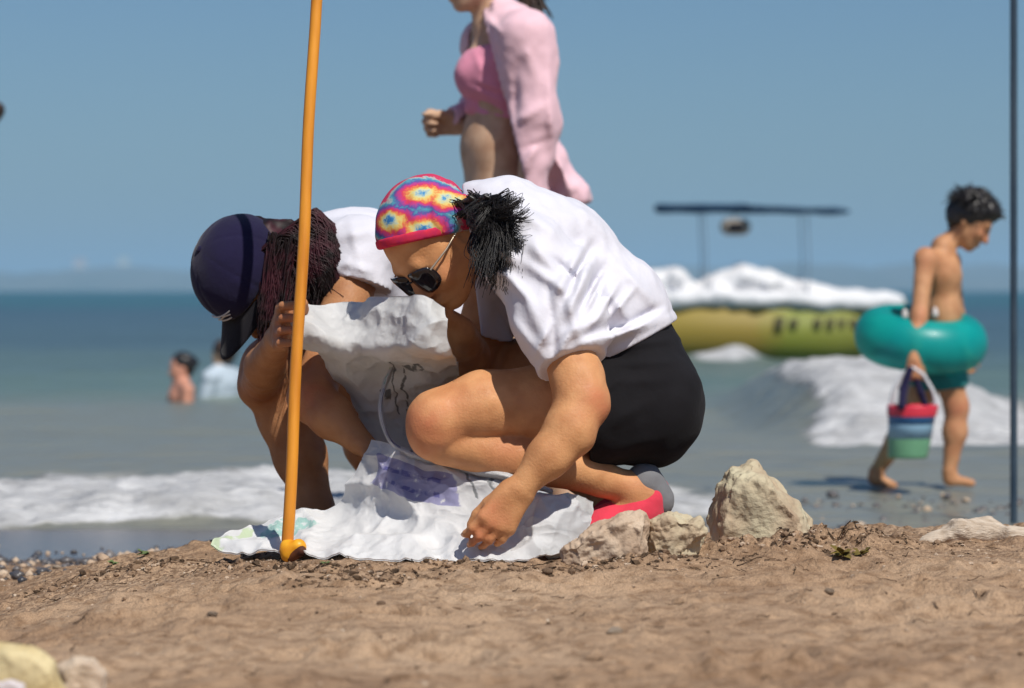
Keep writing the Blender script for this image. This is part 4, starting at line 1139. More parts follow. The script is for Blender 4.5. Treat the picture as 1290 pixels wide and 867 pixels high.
    child(add("handle", tubes("handle", [hp_], 0.008, 0.008, 6), plastic("white_plastic", (0.7, 0.7, 0.72))))
    # navy strap hanging beside it
    st = Sdf(0.004); st.chain([(P(1146, 466, DB - 0.02), 0.014), (P(1138, 490, DB - 0.03), 0.016), (P(1136, 512, DB - 0.09), 0.015)], 0.01)
    st.chain([(P(1150, 466, DB + 0.02), 0.012), (P(1160, 495, DB), 0.013), (P(1166, 512, DB), 0.012)], 0.01)
    child(add("strap", st.mesh("strap"), M['navy']))
boy()

# ---- people farther out
def standing(px_head, py_head, D, hgt, face, shirt, lower, skinm, hairm, label, sink=None, vox=0.012, arms=(0.1, 0.1), lean=0.0):
    """an upright figure whose head centre is at the given pixel; face = heading angle (0 = to the right)"""
    B = Sdf(vox); k = hgt/1.68
    hc = P(px_head, py_head, D); top = hc[2] + 0.12*k
    g = top - hgt
    fx = V(math.cos(face), math.sin(face), 0); lt = V(-math.sin(face), math.cos(face), 0)
    at = lambda F, L, z: V(hc[0], hc[1], 0) + fx*(F + lean*(z/hgt - 1))*k + lt*L*k + V(0, 0, g + z*k)
    B.chain([(at(0, 0, 0.95), 0.105*k), (at(0, 0, 1.10), 0.088*k), (at(0, 0, 1.30), 0.10*k), (at(-0.01, 0, 1.42), 0.07*k)], 0.05*k, lt, 1.4)
    B.cone(at(-0.01, 0, 1.42), at(0.0, 0, 1.54), 0.055*k, 0.048*k, 0.03*k)
    q = head(B, hc, fx + V(0, 0, -0.12), V(0, 0, 1), 1.0*k)
    for s_, sw in zip((-1, 1), arms):
        B.chain([(at(0, s_*0.10, 1.40), 0.055*k), (at(-0.01, s_*0.19, 1.37), 0.052*k), (at(sw*0.4 - 0.02, s_*0.23, 1.08), 0.042*k), (at(sw, s_*0.22, 0.84), 0.027*k)], 0.03*k)
        hand(B, at(sw, s_*0.22, 0.84), fx*0.25 + V(0, 0, -1), fx, curl=(0.4, 0.5, 0.3), palm=-lt*s_, s=k)
        B.chain([(at(0, s_*0.09, 0.90), 0.092*k), (at(0.05*s_ + 0.02, s_*0.10, 0.50), 0.056*k), (at(0.05*s_ - 0.02, s_*0.10, 0.34), 0.054*k), (at(0.06*s_ - 0.02, s_*0.10, 0.09), 0.036*k), (at(0.06*s_ - 0.02, s_*0.10, 0.04), 0.036*k), (at(0.06*s_ + 0.13, s_*0.11, 0.022), 0.022*k)], 0.03*k)
    body = add("person", B.mesh("person"), skinm, label=label, cat="person")
    if shirt:
        T = Sdf(vox)
        T.chain([(at(0, 0, 0.93), 0.122*k), (at(0, 0, 1.12), 0.108*k), (at(0, 0, 1.32), 0.114*k), (at(-0.01, 0, 1.42), 0.078*k)], 0.05*k, lt, 1.42)
        for s_, sw in zip((-1, 1), arms): T.chain([(at(0, s_*0.10, 1.39), 0.07*k), (at(-0.01, s_*0.19, 1.36), 0.068*k), (at(sw*0.3, s_*0.225, 1.14), 0.062*k)], 0.03*k)
        T.cut(at(0, 0, 0.88), V(0, 0, -1)); T.cut(at(0, 0, 1.475), V(0, 0, 1)); T.disp(nz(0.008, 12, 3), 0.04)
        add("shirt", T.mesh("shirt"), shirt, body)
    if lower:
        T = Sdf(vox); T.chain([(at(0, 0, 0.95), 0.122*k), (at(0, 0, 0.88), 0.12*k)], 0.04*k, lt, 1.4)
        for s_ in (-1, 1): T.cone(at(0, s_*0.09, 0.9), at(0.02*s_, s_*0.10, 0.62), 0.108*k, 0.09*k, 0.03*k)
        T.cut(at(0, 0, 1.02), V(0, 0, 1)); add("shorts", T.mesh("shorts"), lower, body)
    K = Sdf(vox*0.8); fr = frame(fx, V(0, 0, 1))
    K.ell(q(-0.022, 0, 0.036), fr, V(0.102, 0.088, 0.092)*k, 0.02); K.ell(q(-0.06, 0, -0.02), fr, V(0.06, 0.075, 0.08)*k, 0.03)
    K.ell(q(-0.12, 0, 0.02), fr, V(0.045, 0.045, 0.045)*k, 0.02)
    K.ell(q(0.105, 0, -0.045), fr, V(0.088, 0.11, 0.075)*k, 0.01, sub=True)
    K.disp(nz(0.006, 30, 5, o=3), 0.04)
    add("hair", K.mesh("hair"), hairm, body)
    return body
standing(-42, 150, 12.6, 1.60, math.radians(185), M['navy'], M['denim'], M['skin_c'], M['hair_br'], "bather with brown hair cut off by the left edge of the photo", lean=-0.16)
standing(228, 462, 20.3, 1.30, math.radians(200), None, M['teal_cloth'], mat_noise('skin_sunburnt', (0.55, 0.25, 0.17), (0.68, 0.33, 0.22), rough=0.5), M['hair'], "dark-haired bather sitting neck deep in the sea left of the navy cap")
standing(280, 446, 21.3, 1.35, math.radians(150), cloth('pale_blue_lycra', (0.55, 0.64, 0.72), 0.85), M['denim'], M['skin_c'], M['hair_br'], "bather in a pale blue top standing in the sea right beside the navy cap")

# ------------------------------------------------------------------ things on the beach
# ---- the woven sack: far panel held up, near panel slumped on the sand
def catmull(A, n):
    A = np.asarray(A, float); k = len(A)
    t = np.linspace(0, k - 1, n); i = np.clip(np.floor(t).astype(int), 0, k - 2); f = (t - i)[:, None, None] if A.ndim == 3 else (t - i)[:, None]
    g = lambda j: A[np.clip(j, 0, k - 1)]
    p0, p1, p2, p3 = 2*g(i) - g(i+1), g(i), g(i+1), 2*g(i+1) - g(i)
    p0 = np.where((i > 0).reshape(f.shape), g(i-1), p0); p3 = np.where((i < k-2).reshape(f.shape), g(i+2), p3)
    return 0.5*((2*p1) + (-p0 + p2)*f + (2*p0 - 5*p1 + 4*p2 - p3)*f*f + (-p0 + 3*p1 - 3*p2 + p3)*f**3)

def sheet(name, rows, nu, nv, wr, mat, parent, seed, thick=0.003, keepfloor=False):
    G = np.array([[P(*q) for q in r] for r in rows])            # (rows, cols, 3)
    G = catmull(G, nv)
    G = catmull(G.transpose(1, 0, 2), nu).transpose(1, 0, 2)    # (nv, nu, 3)
    du = np.gradient(G, axis=1); dv = np.gradient(G, axis=0)
    nn = np.cross(du, dv); nn /= np.linalg.norm(nn, axis=-1, keepdims=True) + 1e-9
    nn[nn[..., 1] > 0] *= -1
    X, Y, Z = G[..., 0], G[..., 1], G[..., 2]
    rg = lambda s0, sd: 1 - np.abs(fbm(X*s0, Y*s0*0.8, Z*s0, 2, sd))**0.75*2.0
    w = 1.1*rg(7, seed) + 0.55*rg(14, seed + 5) + 0.20*rg(30, seed + 9) + 0.5*fbm(X*12, Y*10, Z*12, 2, seed + 2) - 0.6
    G = G + nn*(wr*w)[..., None]
    if keepfloor:
        fl = ground(G[..., 0], G[..., 1]) + 0.004
        G[..., 2] = np.maximum(G[..., 2], fl)
    top, bot = G.reshape(-1, 3), (G - nn*thick).reshape(-1, 3)
    n = nv*nu; ii = np.arange(n).reshape(nv, nu)
    q = np.stack((ii[:-1, :-1], ii[:-1, 1:], ii[1:, 1:], ii[1:, :-1]), -1).reshape(-1, 4)
    loop = np.concatenate((ii[0], ii[1:, -1], ii[-1, -2::-1], ii[-2:0:-1, 0]))
    rim = np.stack((loop, loop + n, np.roll(loop, -1) + n, np.roll(loop, -1)), 1)
    me = mesh_np(name, np.concatenate((top, bot)), np.concatenate((q[:, ::-1], q + n, rim)))
    uu, vv = np.meshgrid(np.linspace(0, 1, nu), np.linspace(1, 0, nv))
    uvv = np.concatenate((np.stack((uu.ravel(), vv.ravel()), 1),)*2)
    lay = me.uv_layers.new(name="UVMap"); li = np.empty(len(me.loops), np.int32); me.loops.foreach_get("vertex_index", li)
    lay.data.foreach_set("uv", uvv[li].astype(np.float32).ravel())
    return add(name, me, mat, parent)

def sack_mat(name, base, prints):
    """woven white plastic with faded flat prints: (u0,u1,v0,v1,colour,speckle)"""
    m, t, b = new_mat(name)
    uv = N(t, "ShaderNodeUVMap"); geo = N(t, "ShaderNodeNewGeometry")
    n1, n2 = noise(t, geo.outputs["Position"], 18, 5), noise(t, geo.outputs["Position"], 70, 4)
    r = ramp(t, [(0.3, tuple(x*0.86 for x in base)), (0.7, base)]); t.links.new(n1.outputs[0], r.inputs[0])
    col = r.outputs[0]
    sp = N(t, "ShaderNodeSeparateXYZ"); t.links.new(uv.outputs[0], sp.inputs[0])
    jit = mathn(t, 'MULTIPLY', mathn(t, 'SUBTRACT', n1.outputs[0], 0.5), 0.10)
    uj, vj = mathn(t, 'ADD', sp.outputs[0], jit), mathn(t, 'ADD', sp.outputs[1], jit)
    for u0, u1, v0, v1, c, spk in prints:
        e = 0.006
        k = mathn(t, 'MULTIPLY', mathn(t, 'MULTIPLY', smooth(t, uj, u0, u0 + e), smooth(t, uj, u1, u1 - e)), mathn(t, 'MULTIPLY', smooth(t, vj, v0, v0 + e), smooth(t, vj, v1, v1 - e)))
        if spk: k = mathn(t, 'MULTIPLY', k, smooth(t, n2.outputs[0], spk - 0.08, spk + 0.08))
        col = mixc(t, mathn(t, 'MULTIPLY', k, 0.8), col, c)
    t.links.new(col, b.inputs["Base Color"]); b.inputs["Roughness"].default_value = 0.55; b.inputs["Specular IOR Level"].default_value = 0.3
    wv = N(t, "ShaderNodeTexChecker"); wv.inputs["Scale"].default_value = 260
    t.links.new(uv.outputs[0], wv.inputs[0])
    bh = mathn(t, 'ADD', mathn(t, 'MULTIPLY', wv.outputs["Fac"], 0.0006), mathn(t, 'MULTIPLY', n2.outputs[0], 0.003))
    bp = N(t, "ShaderNodeBump"); bp.inputs["Strength"].default_value = 0.8; bp.inputs["Distance"].default_value = 1.0
    t.links.new(bh, bp.inputs["Height"]); t.links.new(bp.outputs[0], b.inputs["Normal"])
    tr = N(t, "ShaderNodeBsdfTranslucent"); tr.inputs[0].default_value = (0.75, 0.75, 0.73, 1)
    mx = N(t, "ShaderNodeMixShader"); mx.inputs[0].default_value = 0.12
    t.links.new(b.outputs[0], mx.inputs[1]); t.links.new(tr.outputs[0], mx.inputs[2]); t.links.new(mx.outputs[0], t.nodes["Material Output"].inputs[0])
    return m

sack = add("woven_sack", None, None, label="crumpled white woven plastic sack with faded print held open between the two women", cat="sack")
sm1 = sack_mat("woven_sack_far", (0.80, 0.80, 0.79), [(0.60, 0.615, 0.20, 0.46, (0.03, 0.03, 0.03), 0), (0.655, 0.675, 0.20, 0.40, (0.03, 0.03, 0.03), 0.42), (0.50, 0.58, 0.27, 0.31, (0.04, 0.04, 0.04), 0.4), (0.66, 0.78, 0.40, 0.43, (0.04, 0.04, 0.04), 0.45)])
sm2 = sack_mat("woven_sack_near", (0.86, 0.86, 0.86), [(0.14, 0.54, 0.55, 0.84, (0.26, 0.25, 0.50), 0.34), (0.18, 0.50, 0.70, 0.75, (0.10, 0.10, 0.34), 0.48), (0.22, 0.48, 0.60, 0.64, (0.10, 0.10, 0.34), 0.50), (0.58, 0.60, 0.64, 1.0, (0.16, 0.17, 0.18), 0.0), (0.66, 0.675, 0.64, 1.0, (0.16, 0.17, 0.18), 0.0), (0.70, 0.71, 0.66, 0.95, (0.16, 0.17, 0.18), 0.0), (0.05, 0.12, 0.12, 0.30, (0.34, 0.62, 0.55), 0.42), (0.0, 0.03, 0.0, 0.2, (0.55, 0.68, 0.40), 0.4)])
far_rows = [
    [(356, 396, 6.03), (386, 380, 6.05), (430, 380, 6.09), (480, 374, 5.98), (530, 372, 5.85), (560, 388, 5.86)],
    [(366, 410, 5.99), (392, 402, 6.00), (436, 404, 6.03), (484, 396, 5.93), (534, 402, 5.81), (563, 410, 5.83)],
    [(374, 424, 5.98), (402, 424, 5.965), (440, 428, 5.975), (488, 422, 5.90), (538, 430, 5.80), (568, 438, 5.84)],
    [(384, 438, 6.01), (410, 446, 5.99), (445, 450, 5.985), (488, 442, 5.91), (540, 450, 5.84), (574, 458, 5.90)],
    [(394, 448, 6.08), (418, 462, 6.07), (450, 470, 6.07), (490, 462, 6.02), (538, 466, 5.97), (578, 472, 6.03)],
    [(412, 466, 6.13), (436, 488, 6.13), (460, 500, 6.13), (496, 500, 6.10), (536, 504, 6.08), (572, 505, 6.10)],
    [(440, 500, 6.15), (456, 520, 6.15), (474, 540, 6.15), (506, 545, 6.15), (540, 548, 6.15), (570, 550, 6.16)],
    [(462, 545, 6.14), (472, 565, 6.14), (490, 590, 6.14), (520, 600, 6.14), (560, 605, 6.14), (600, 605, 6.14)]]
near_rows = [
    [(470, 556, 6.03), (480, 556, 5.985), (497, 562, 5.955), (526, 576, 5.93), (582, 590, 5.885), (640, 601, 5.84), (696, 620, 5.82), (747, 636, 5.86)],
    [(466, 566, 6.025), (478, 570, 5.975), (498, 576, 5.945), (528, 588, 5.915), (584, 600, 5.87), (642, 609, 5.825), (700, 627, 5.79), (750, 642, 5.84)],
    [(460, 580, 6.02), (475, 586, 5.965), (500, 596, 5.935), (532, 604, 5.90), (588, 616, 5.86), (646, 622, 5.81), (702, 636, 5.77), (750, 652, 5.83)],
    [(450, 590, 6.02), (470, 604, 5.965), (500, 618, 5.925), (538, 630, 5.89), (592, 638, 5.845), (648, 642, 5.795), (704, 650, 5.75), (748, 662, 5.82)],
    [(420, 632, 6.04), (452, 640, 5.985), (496, 646, 5.92), (545, 652, 5.87), (598, 656, 5.825), (650, 660, 5.775), (702, 664, 5.735), (744, 670, 5.80)],
    [(350, 655, 6.06), (408, 660, 5.98), (472, 666, 5.89), (538, 672, 5.835), (600, 676, 5.79), (652, 678, 5.755), (698, 676, 5.73), (738, 678, 5.78)],
    [(290, 676, 6.00), (362, 680, 5.92), (444, 686, 5.84), (530, 690, 5.78), (600, 692, 5.745), (652, 692, 5.72), (694, 687, 5.715), (730, 684, 5.76)],
    [(266, 690, 5.95), (340, 697, 5.86), (432, 703, 5.775), (524, 705, 5.725), (600, 706, 5.70), (650, 703, 5.695), (690, 697, 5.70), (722, 690, 5.74)]]
sheet("far_panel", far_rows, 110, 140, 0.011, sm1, sack, 81)
sheet("near_panel", near_rows, 190, 130, 0.013, sm2, sack, 91, keepfloor=True)
# lit hem along the near rim
path = [(496, 458, 6.045), (486, 484, 6.02), (480, 510, 5.99), (484, 536, 5.97), (496, 560, 5.95), (526, 575, 5.925), (582, 590, 5.88), (640, 601, 5.835), (696, 619, 5.815)]
sheet("hem", [[(x_ - a_*n_, y_ + b2*n_, d_ + c_) for (x_, y_, d_), a_, b2 in zip(path, (6, 6, 6, 6, 5, 3, 1, 1, 1), (0, 0, 1, 2, 4, 5, 6, 6, 6))] for n_, c_ in ((-0.7, 0.006), (0, -0.008), (0.8, 0.004))], 90, 9, 0.003, sm2, sack, 99)
# folded-over flap beside the foot
sheet("side_flap", [[(690, 622, 5.80), (722, 622, 5.84), (748, 632, 5.88)], [(684, 650, 5.76), (716, 652, 5.80), (742, 660, 5.85)], [(678, 676, 5.745), (706, 682, 5.76), (730, 688, 5.80)], [(676, 694, 5.74), (696, 700, 5.735), (716, 700, 5.76)]], 30, 40, 0.012, sm1, sack, 97)

# ---- orange stick
stk = add("orange_stick", None, None, label="long orange painted wooden stick standing on the sand in front of the navy cap", cat="stick")
a, b_ = P(361.5, 690, 5.845), P(398, 0, 5.975); dr = b_ - a
pts = [a + dr*t_ for t_ in np.linspace(0, 1.28, 24)]
pts = [p + V(0.0015*math.sin(i*0.8), 0.001*math.cos(i), 0) for i, p in enumerate(pts)]
add("shaft", tubes("shaft", [pts], 0.0115, 0.0108, 14), M['pole'], stk)
K = Sdf(0.003); K.chain([(P(362, 688, 5.84), 0.0135), (P(362, 700, 5.835), 0.0135)], 0.008); K.chain([(P(364, 694, 5.835), 0.014), (P(376, 688, 5.83), 0.015)], 0.01); K.disp(nz(0.0015, 60, 3), 0.02)
ft = add("foot", K.mesh("foot"), mat_noise("yellow_orange_plastic", (0.75, 0.26, 0.01), (0.86, 0.45, 0.03), scale=40, rough=0.4), stk)
K = Sdf(0.003); K.chain([(P(366, 701, 5.832), 0.012), (P(379, 694, 5.822), 0.011)], 0.008)  # dark red-brown piece low on the right of the foot
add("worn_tip", K.mesh("worn_tip"), M['tip_dark'], ft)

# ---- rocks
def rock(name, outline, d, th, mat, label, seed, cat="rock", group=None, amp=0.006, sub=4, dn=0.0):
    r = np.random.default_rng(seed); bm = bmesh.new()
    o = np.array(outline, float); c = o.mean(0)
    for f, dd in ((1.0, 0.0), (0.96, -0.45), (0.72, -0.95), (0.80, 0.8), (0.97, 0.4)):
        for p in o:
            q = c + (p - c)*f*r.uniform(0.94, 1.0)
            bm.verts.new(P(q[0], q[1] + dn, d + dd*th*r.uniform(0.85, 1.1)))
    res = bmesh.ops.convex_hull(bm, input=bm.verts)
    bmesh.ops.delete(bm, geom=[v for v in bm.verts if not v.link_faces], context='VERTS')
    bmesh.ops.triangulate(bm, faces=bm.faces)
    for _ in range(sub):
        L = np.median([e.calc_length() for e in bm.edges])
        bmesh.ops.subdivide_edges(bm, edges=[e for e in bm.edges if e.calc_length() > L*0.6], cuts=1)
        bmesh.ops.triangulate(bm, faces=bm.faces)
        if len(bm.faces) > 14000: break
    bmesh.ops.smooth_vert(bm, verts=bm.verts, factor=0.5, use_axis_x=True, use_axis_y=True, use_axis_z=True)
    bm.normal_update()
    co = np.array([v.co for v in bm.verts]); no = np.array([v.normal for v in bm.verts])
    s_ = 1/max(th, 0.02)
    dsp = amp*(fbm(co[:, 0]*s_*1.6, co[:, 1]*s_*1.6, co[:, 2]*s_*1.6, 5, seed) - 0.5*np.abs(fbm(co[:, 0]*s_*3.3, co[:, 1]*s_*3.3, co[:, 2]*s_*3.3, 3, seed + 3)))
    co = co + no*dsp[:, None]
    for v, p in zip(bm.verts, co): v.co = p
    me = bpy.data.meshes.new(name); bm.to_mesh(me); bm.free()
    for p in me.polygons: p.use_smooth = True
    return add(name, me, mat, None, label, cat, group)
rock("rock", [(918, 590), (948, 581), (968, 592), (990, 618), (1022, 652), (1034, 690), (1010, 712), (890, 712), (896, 668), (908, 640), (904, 610)], 5.95, 0.09, M['rock2'], "tall pointed pale rock standing on the sand right of the shoe", 5, amp=0.012)
rock("rock", [(702, 694), (738, 664), (786, 646), (812, 646), (818, 660), (818, 712), (792, 722), (716, 722)], 5.62, 0.05, M['rock'], "flat slanted tan rock lying against the end of the sack", 8, amp=0.008)
rock("rock", [(812, 652), (846, 644), (882, 650), (894, 668), (880, 700), (858, 720), (826, 720), (812, 690)], 5.66, 0.05, M['rock2'], "rounded pale rock between the flat slanted rock and the pointed rock", 12, amp=0.010)
# blurred stones in the near left corner
rock("stone", [(-60, 830), (0, 808), (40, 812), (72, 836), (92, 880), (70, 930), (-60, 930)], 3.95, 0.05, M['ochre'], "large ochre stone in the near left corner", 21, cat="stone", amp=0.004)
rock("stone", [(70, 838), (92, 826), (118, 828), (136, 848), (138, 880), (120, 905), (76, 900)], 4.02, 0.028, M['beige'], "rounded beige stone beside the large ochre stone", 22, cat="stone", amp=0.003)
rock("stone", [(-20, 862), (10, 854), (32, 860), (38, 890), (20, 910), (-20, 905)], 3.80, 0.02, M['whitest'], "small white stone in front of the large ochre stone", 23, cat="stone", amp=0.002)

# bleached driftwood at the right
pts = [P(1150, 692, 5.95), P(1175, 683, 5.97), P(1205, 672, 5.98), P(1240, 668, 5.99), P(1275, 674, 5.98), P(1310, 682, 5.96), P(1350, 690, 5.95)]
K = Sdf(0.004); K.chain(list(zip(pts, (0.007, 0.014, 0.020, 0.021, 0.018, 0.014, 0.010))), 0.02); K.disp(both(nz(0.006, 30, 3, o=3), nz(0.003, 90, 7)), 0.03)
drift = add("driftwood", K.mesh("driftwood"), M['drift'], None, "pale bleached driftwood half sunk in the sand at the right edge", "driftwood")

# ---- loose stones one can pick out
r = np.random.default_rng(77)
GEN = [(1045, 748, "small dark stone on bare sand below the olive weed"), (268, 776, "small white pebble on bare sand left of centre"), (72, 716, "brown stone among the wet shingle at the left edge of the ridge"),
       (775, 798, "lone stone on the open sand below the flat slanted rock"), (1215, 612, "dark wet stone at the waterline right of the boy's feet"), (1150, 628, "dark wet stone at the waterline between the boy's feet"), (690, 722, "small stone just below the right end of the sack"), (480, 762, "small stone below the middle of the sack on a dark heap")]
def on_sand(px, d0=4.0, d1=11.0, py=700):
    """distance at which the line of sight through a pixel meets the sand"""
    ds = np.linspace(d0, d1, 1400); pz = CAMZ - (py - HZ)/FPX*ds; px_ = (px - 645)/FPX*ds
    hit = np.nonzero(pz <= ground(px_, ds))[0]
    return float(ds[hit[0]]) if len(hit) else None
def pebble_mesh(seed, n=2):
    r_ = np.random.default_rng(seed); bm = bmesh.new(); bmesh.ops.create_icosphere(bm, subdivisions=n, radius=1)
    co = np.array([v.co for v in bm.verts]); s_ = 1 + 0.22*fbm(co[:, 0]*1.4 + seed, co[:, 1]*1.4, co[:, 2]*1.4, 3, seed)
    for v, k in zip(bm.verts, s_): v.co = v.co*float(k)
    for v in bm.verts: v.co.z *= 0.62; v.co.y *= 0.8
    me = bpy.data.meshes.new("stone"); bm.to_mesh(me); bm.free()
    for p in me.polygons: p.use_smooth = True
    return me
pm = [pebble_mesh(k) for k in range(5)]
for k, mm in zip(pm, (M['pebble'], M['rock'], M['beige'], M['pebble_wet'], M['rock2'])): k.materials.append(mm)
for px, py, lab in GEN:
    d = on_sand(px, 3.6, 10.5, py)
    if d is None: continue
    p = P(px, py, d); s_ = float(r.uniform(0.007, 0.012))*(1.4 if d > 8 else 1)
    o = bpy.data.objects.new("stone", pm[3] if d > 7.5 else pm[int(r.integers(0, 3))]); C.objects.link(o)
    o.location = (p[0], p[1], float(ground(p[0], p[1])) + s_*0.25); o.scale = (s_*float(r.uniform(0.9, 1.5)),)*1 + (s_, s_*float(r.uniform(0.7, 1.1))); o.rotation_euler = (0, 0, float(r.uniform(0, 6)))
    o["label"] = lab; o["category"] = "stone"; o["group"] = "small loose stones on the sand"

def scatter(name, pts, sizes, mats, label, seed, parent=None):
    r_ = np.random.default_rng(seed); base = []
    for k in range(6):
        bm = bmesh.new(); bmesh.ops.create_icosphere(bm, subdivisions=1, radius=1)
        base.append((np.array([v.co for v in bm.verts])*(1 + r_.uniform(-0.38, 0.30, (len(bm.verts), 1))), np.array([[v.index for v in f.verts] for f in bm.faces]))); bm.free()
    co, fc, mi, n = [], [], [], 0
    for (x, y, z), s_ in zip(pts, sizes):
        b0, f0 = base[int(r_.integers(0, 6))]; a = r_.uniform(0, 6.28)
        q = b0*V(r_.uniform(0.8, 1.5), r_.uniform(0.7, 1.1), r_.uniform(0.45, 0.85))*s_
        q = np.stack((q[:, 0]*math.cos(a) - q[:, 1]*math.sin(a), q[:, 0]*math.sin(a) + q[:, 1]*math.cos(a), q[:, 2]), 1) + V(x, y, z)
        co.append(q); fc.append(f0 + n); n += len(q); mi += [int(r_.integers(0, len(mats)))]*len(f0)
    me = mesh_np(name, np.concatenate(co), np.concatenate(fc), smooth=(name == 'shingle'))
    for mm in mats: me.materials.append(mm)
    me.polygons.foreach_set("material_index", np.array(mi, np.int32))
    return add(name, me, None, parent, label, kind="stuff")
# gravel and crumbs of sand on the dry shelf, thicker along the ridge
n = 5200
x = r.uniform(-1.25, 1.35, n); y = np.where(r.random(n) < 0.6, r.normal(5.85, 0.32, n), r.uniform(3.6, 6.6, n)); y = np.clip(y, 3.6, 7.0)
s_ = np.minimum(0.0010 + r.exponential(0.0009, n), 0.006)
scatter("gravel", np.stack((x, y, ground(x, y) + s_*0.1), 1), s_, [M['pebble'], M['pebble'], M['weed'], M['pebble'], M['rock'], M['beige']], "fine gravel and crumbs scattered over the sand", 5)
cx, cy, cs = [], [], []
for p, a_, b2, h_ in CLUMP:
    k = 140
    cx += list(r.normal(p[0], a_*0.62, k)); cy += list(r.normal(p[1], b2*0.6, k)); cs += list(np.minimum(0.0018 + r.exponential(0.0019, k), 0.009))
cx, cy, cs = map(np.array, (cx, cy, cs))
scatter("crumbled_sand", np.stack((cx, cy, ground(cx, cy) + cs*0.25), 1), cs, [M['pebble'], M['pebble'], M['pebble'], M['weed'], M['weed'], M['pebble'], M['pebble'], M['rock']], "crumbled damp sand and grit in low heaps", 9)
# wet shingle at the water's edge
n = 2600
x = np.concatenate((r.uniform(-1.9, 0.0, n//2), r.uniform(0.4, 2.6, n - n//2))); y = np.concatenate((np.clip(r.normal(7.3, 0.45, n//2), 6.4, 8.6), np.clip(r.normal(9.7, 0.5, n - n//2), 8.2, 11.0)))
s_ = np.minimum(0.004 + r.exponential(0.0045, n), 0.022)
z = np.maximum(ground(x, y), -0.012)
scatter("shingle", np.stack((x, y, z + s_*0.2), 1), s_, [M['pebble_wet'], M['pebble_wet'], M['pebble_wet'], M['rock']], "dark wet shingle along the water's edge", 15)
# dry weed and twigs
lines = []
for i in range(420):
    if r.random() < 0.62:
        p, a_, b2, h_ = CLUMP[int(r.integers(0, len(CLUMP)))]; X0, Y0 = r.normal(p[0], a_*0.8), r.normal(p[1], b2*0.8)
    else: X0, Y0 = r.uniform(-1.2, 1.3), r.uniform(3.9, 6.3)
    L = r.uniform(0.008, 0.045); an = r.uniform(0, 3.14)
    q = []
    for t_ in np.linspace(-0.5, 0.5, 5):
        xx, yy = X0 + math.cos(an)*L*t_ + r.normal(0, 0.0015), Y0 + math.sin(an)*L*t_*0.7
        q.append(V(xx, yy, float(ground(xx, yy)) + 0.0018 + abs(r.normal(0, 0.002))))
    lines.append(q)
me = tubes("dry_weed", lines, 0.0012, 0.0006, 4)
add("dry_weed", me, M['weed'], None, "dark bits of dry weed and twig strewn on the sand", kind="stuff")
# a few leafy scraps near the sack's left end
def leaf_scrap(px, py, size, mat, label, seed):
    d = on_sand(px, 4.5, 8, py) or 5.9
    p = P(px, py, d); r_ = np.random.default_rng(seed); co, fc = [], []
    for k in range(9):
        an = r_.uniform(0, 6.28); up = r_.uniform(0.1, 0.8); w = size*r_.uniform(0.16, 0.3)
        dv = V(math.cos(an)*math.cos(up), math.sin(an)*math.cos(up), math.sin(up))*size*r_.uniform(0.5, 1.0); sd = nrm(np.cross(dv, V(0, 0, 1)))*w
        b0 = p + V(0, 0, 0.002); n0 = len(co)
        co += [b0, b0 + dv*0.5 + sd, b0 + dv + V(0, 0, -0.15*size), b0 + dv*0.5 - sd, b0 + dv*0.5 + V(0, 0, 0.12*size)]
        fc += [(n0, n0+1, n0+4), (n0+1, n0+2, n0+4), (n0+2, n0+3, n0+4), (n0+3, n0, n0+4)]
    return add("leaf_scrap", mesh_np("leaf_scrap", np.array(co), np.array(fc)), mat, None, label, "leaf")
leaf_scrap(182, 700, 0.024, M['leaf'], "green leafy scrap on the ridge near the wet shingle", 1)
leaf_scrap(142, 712, 0.020, M['leaf'], "small green scrap at the leftmost end of the ridge", 2)
leaf_scrap(300, 684, 0.024, M['leaf'], "pale green leafy scrap at the left tip of the sack", 3)
leaf_scrap(410, 712, 0.014, M['leaf'], "tiny green leaf on the sand below the foot of the stick", 4)
leaf_scrap(1062, 702, 0.040, M['olive'], "olive clump of dry weed right of the pointed rock", 5)
leaf_scrap(1085, 700, 0.030, M['olive'], "smaller olive weed clump nearer the driftwood", 6)

# ---- thin grey pole at the right edge
d = 9.55; p0 = P(1277, 650, d); p0[2] = float(ground(p0[0], d)) - 0.05
add("beach_pole", tubes("beach_pole", [[p0, p0 + V(0, 0, 1.4), p0 + V(0.002, 0, 3.4)]], 0.0115, 0.0115, 14), M['greypole'], None, "thin dark grey pole standing in wet sand at the right edge", "pole")

# ---- the small boat
D = 33.0
boat = add("motorboat", None, None, label="small olive yellow boat with white cover and navy canopy lying beyond the breaker", cat="boat")
co, fc = [], []
prof = [(804, 0.52), (830, 0.60), (900, 0.66), (980, 0.64), (1050, 0.52), (1100, 0.34), (1128, 0.16), (1142, 0.02)]
ns = len(prof); K_ = 9
for i, (px, hb) in enumerate(prof):
    top = np.interp(px, [804, 900, 1050, 1142], [384, 386, 392, 382]); bot = np.interp(px, [804, 1050, 1110, 1142], [458, 458, 448, 402])
    for j in range(K_):
        t_ = j/(K_-1); s_ = t_*2 - 1
        w = math.copysign(min(1, abs(s_)*1.5), s_) * hb * (1 if abs(s_) > 0.66 else 0.8 + 0.3*abs(s_))
        hgt = max(0, (abs(s_) - 0.62)/0.38)
        py = bot + (top - bot)*hgt
        q = P(px, py, D); co.append(V(q[0], D + w, q[2]))
for i in range(ns-1):
    for j in range(K_-1): fc.append((i*K_+j, i*K_+j+1, (i+1)*K_+j+1, (i+1)*K_+j))
    fc.append((i*K_, (i+1)*K_, (i+1)*K_+K_-1, i*K_+K_-1))
fc.append(tuple(range(K_)))
m, t, b = new_mat("olive_gelcoat")
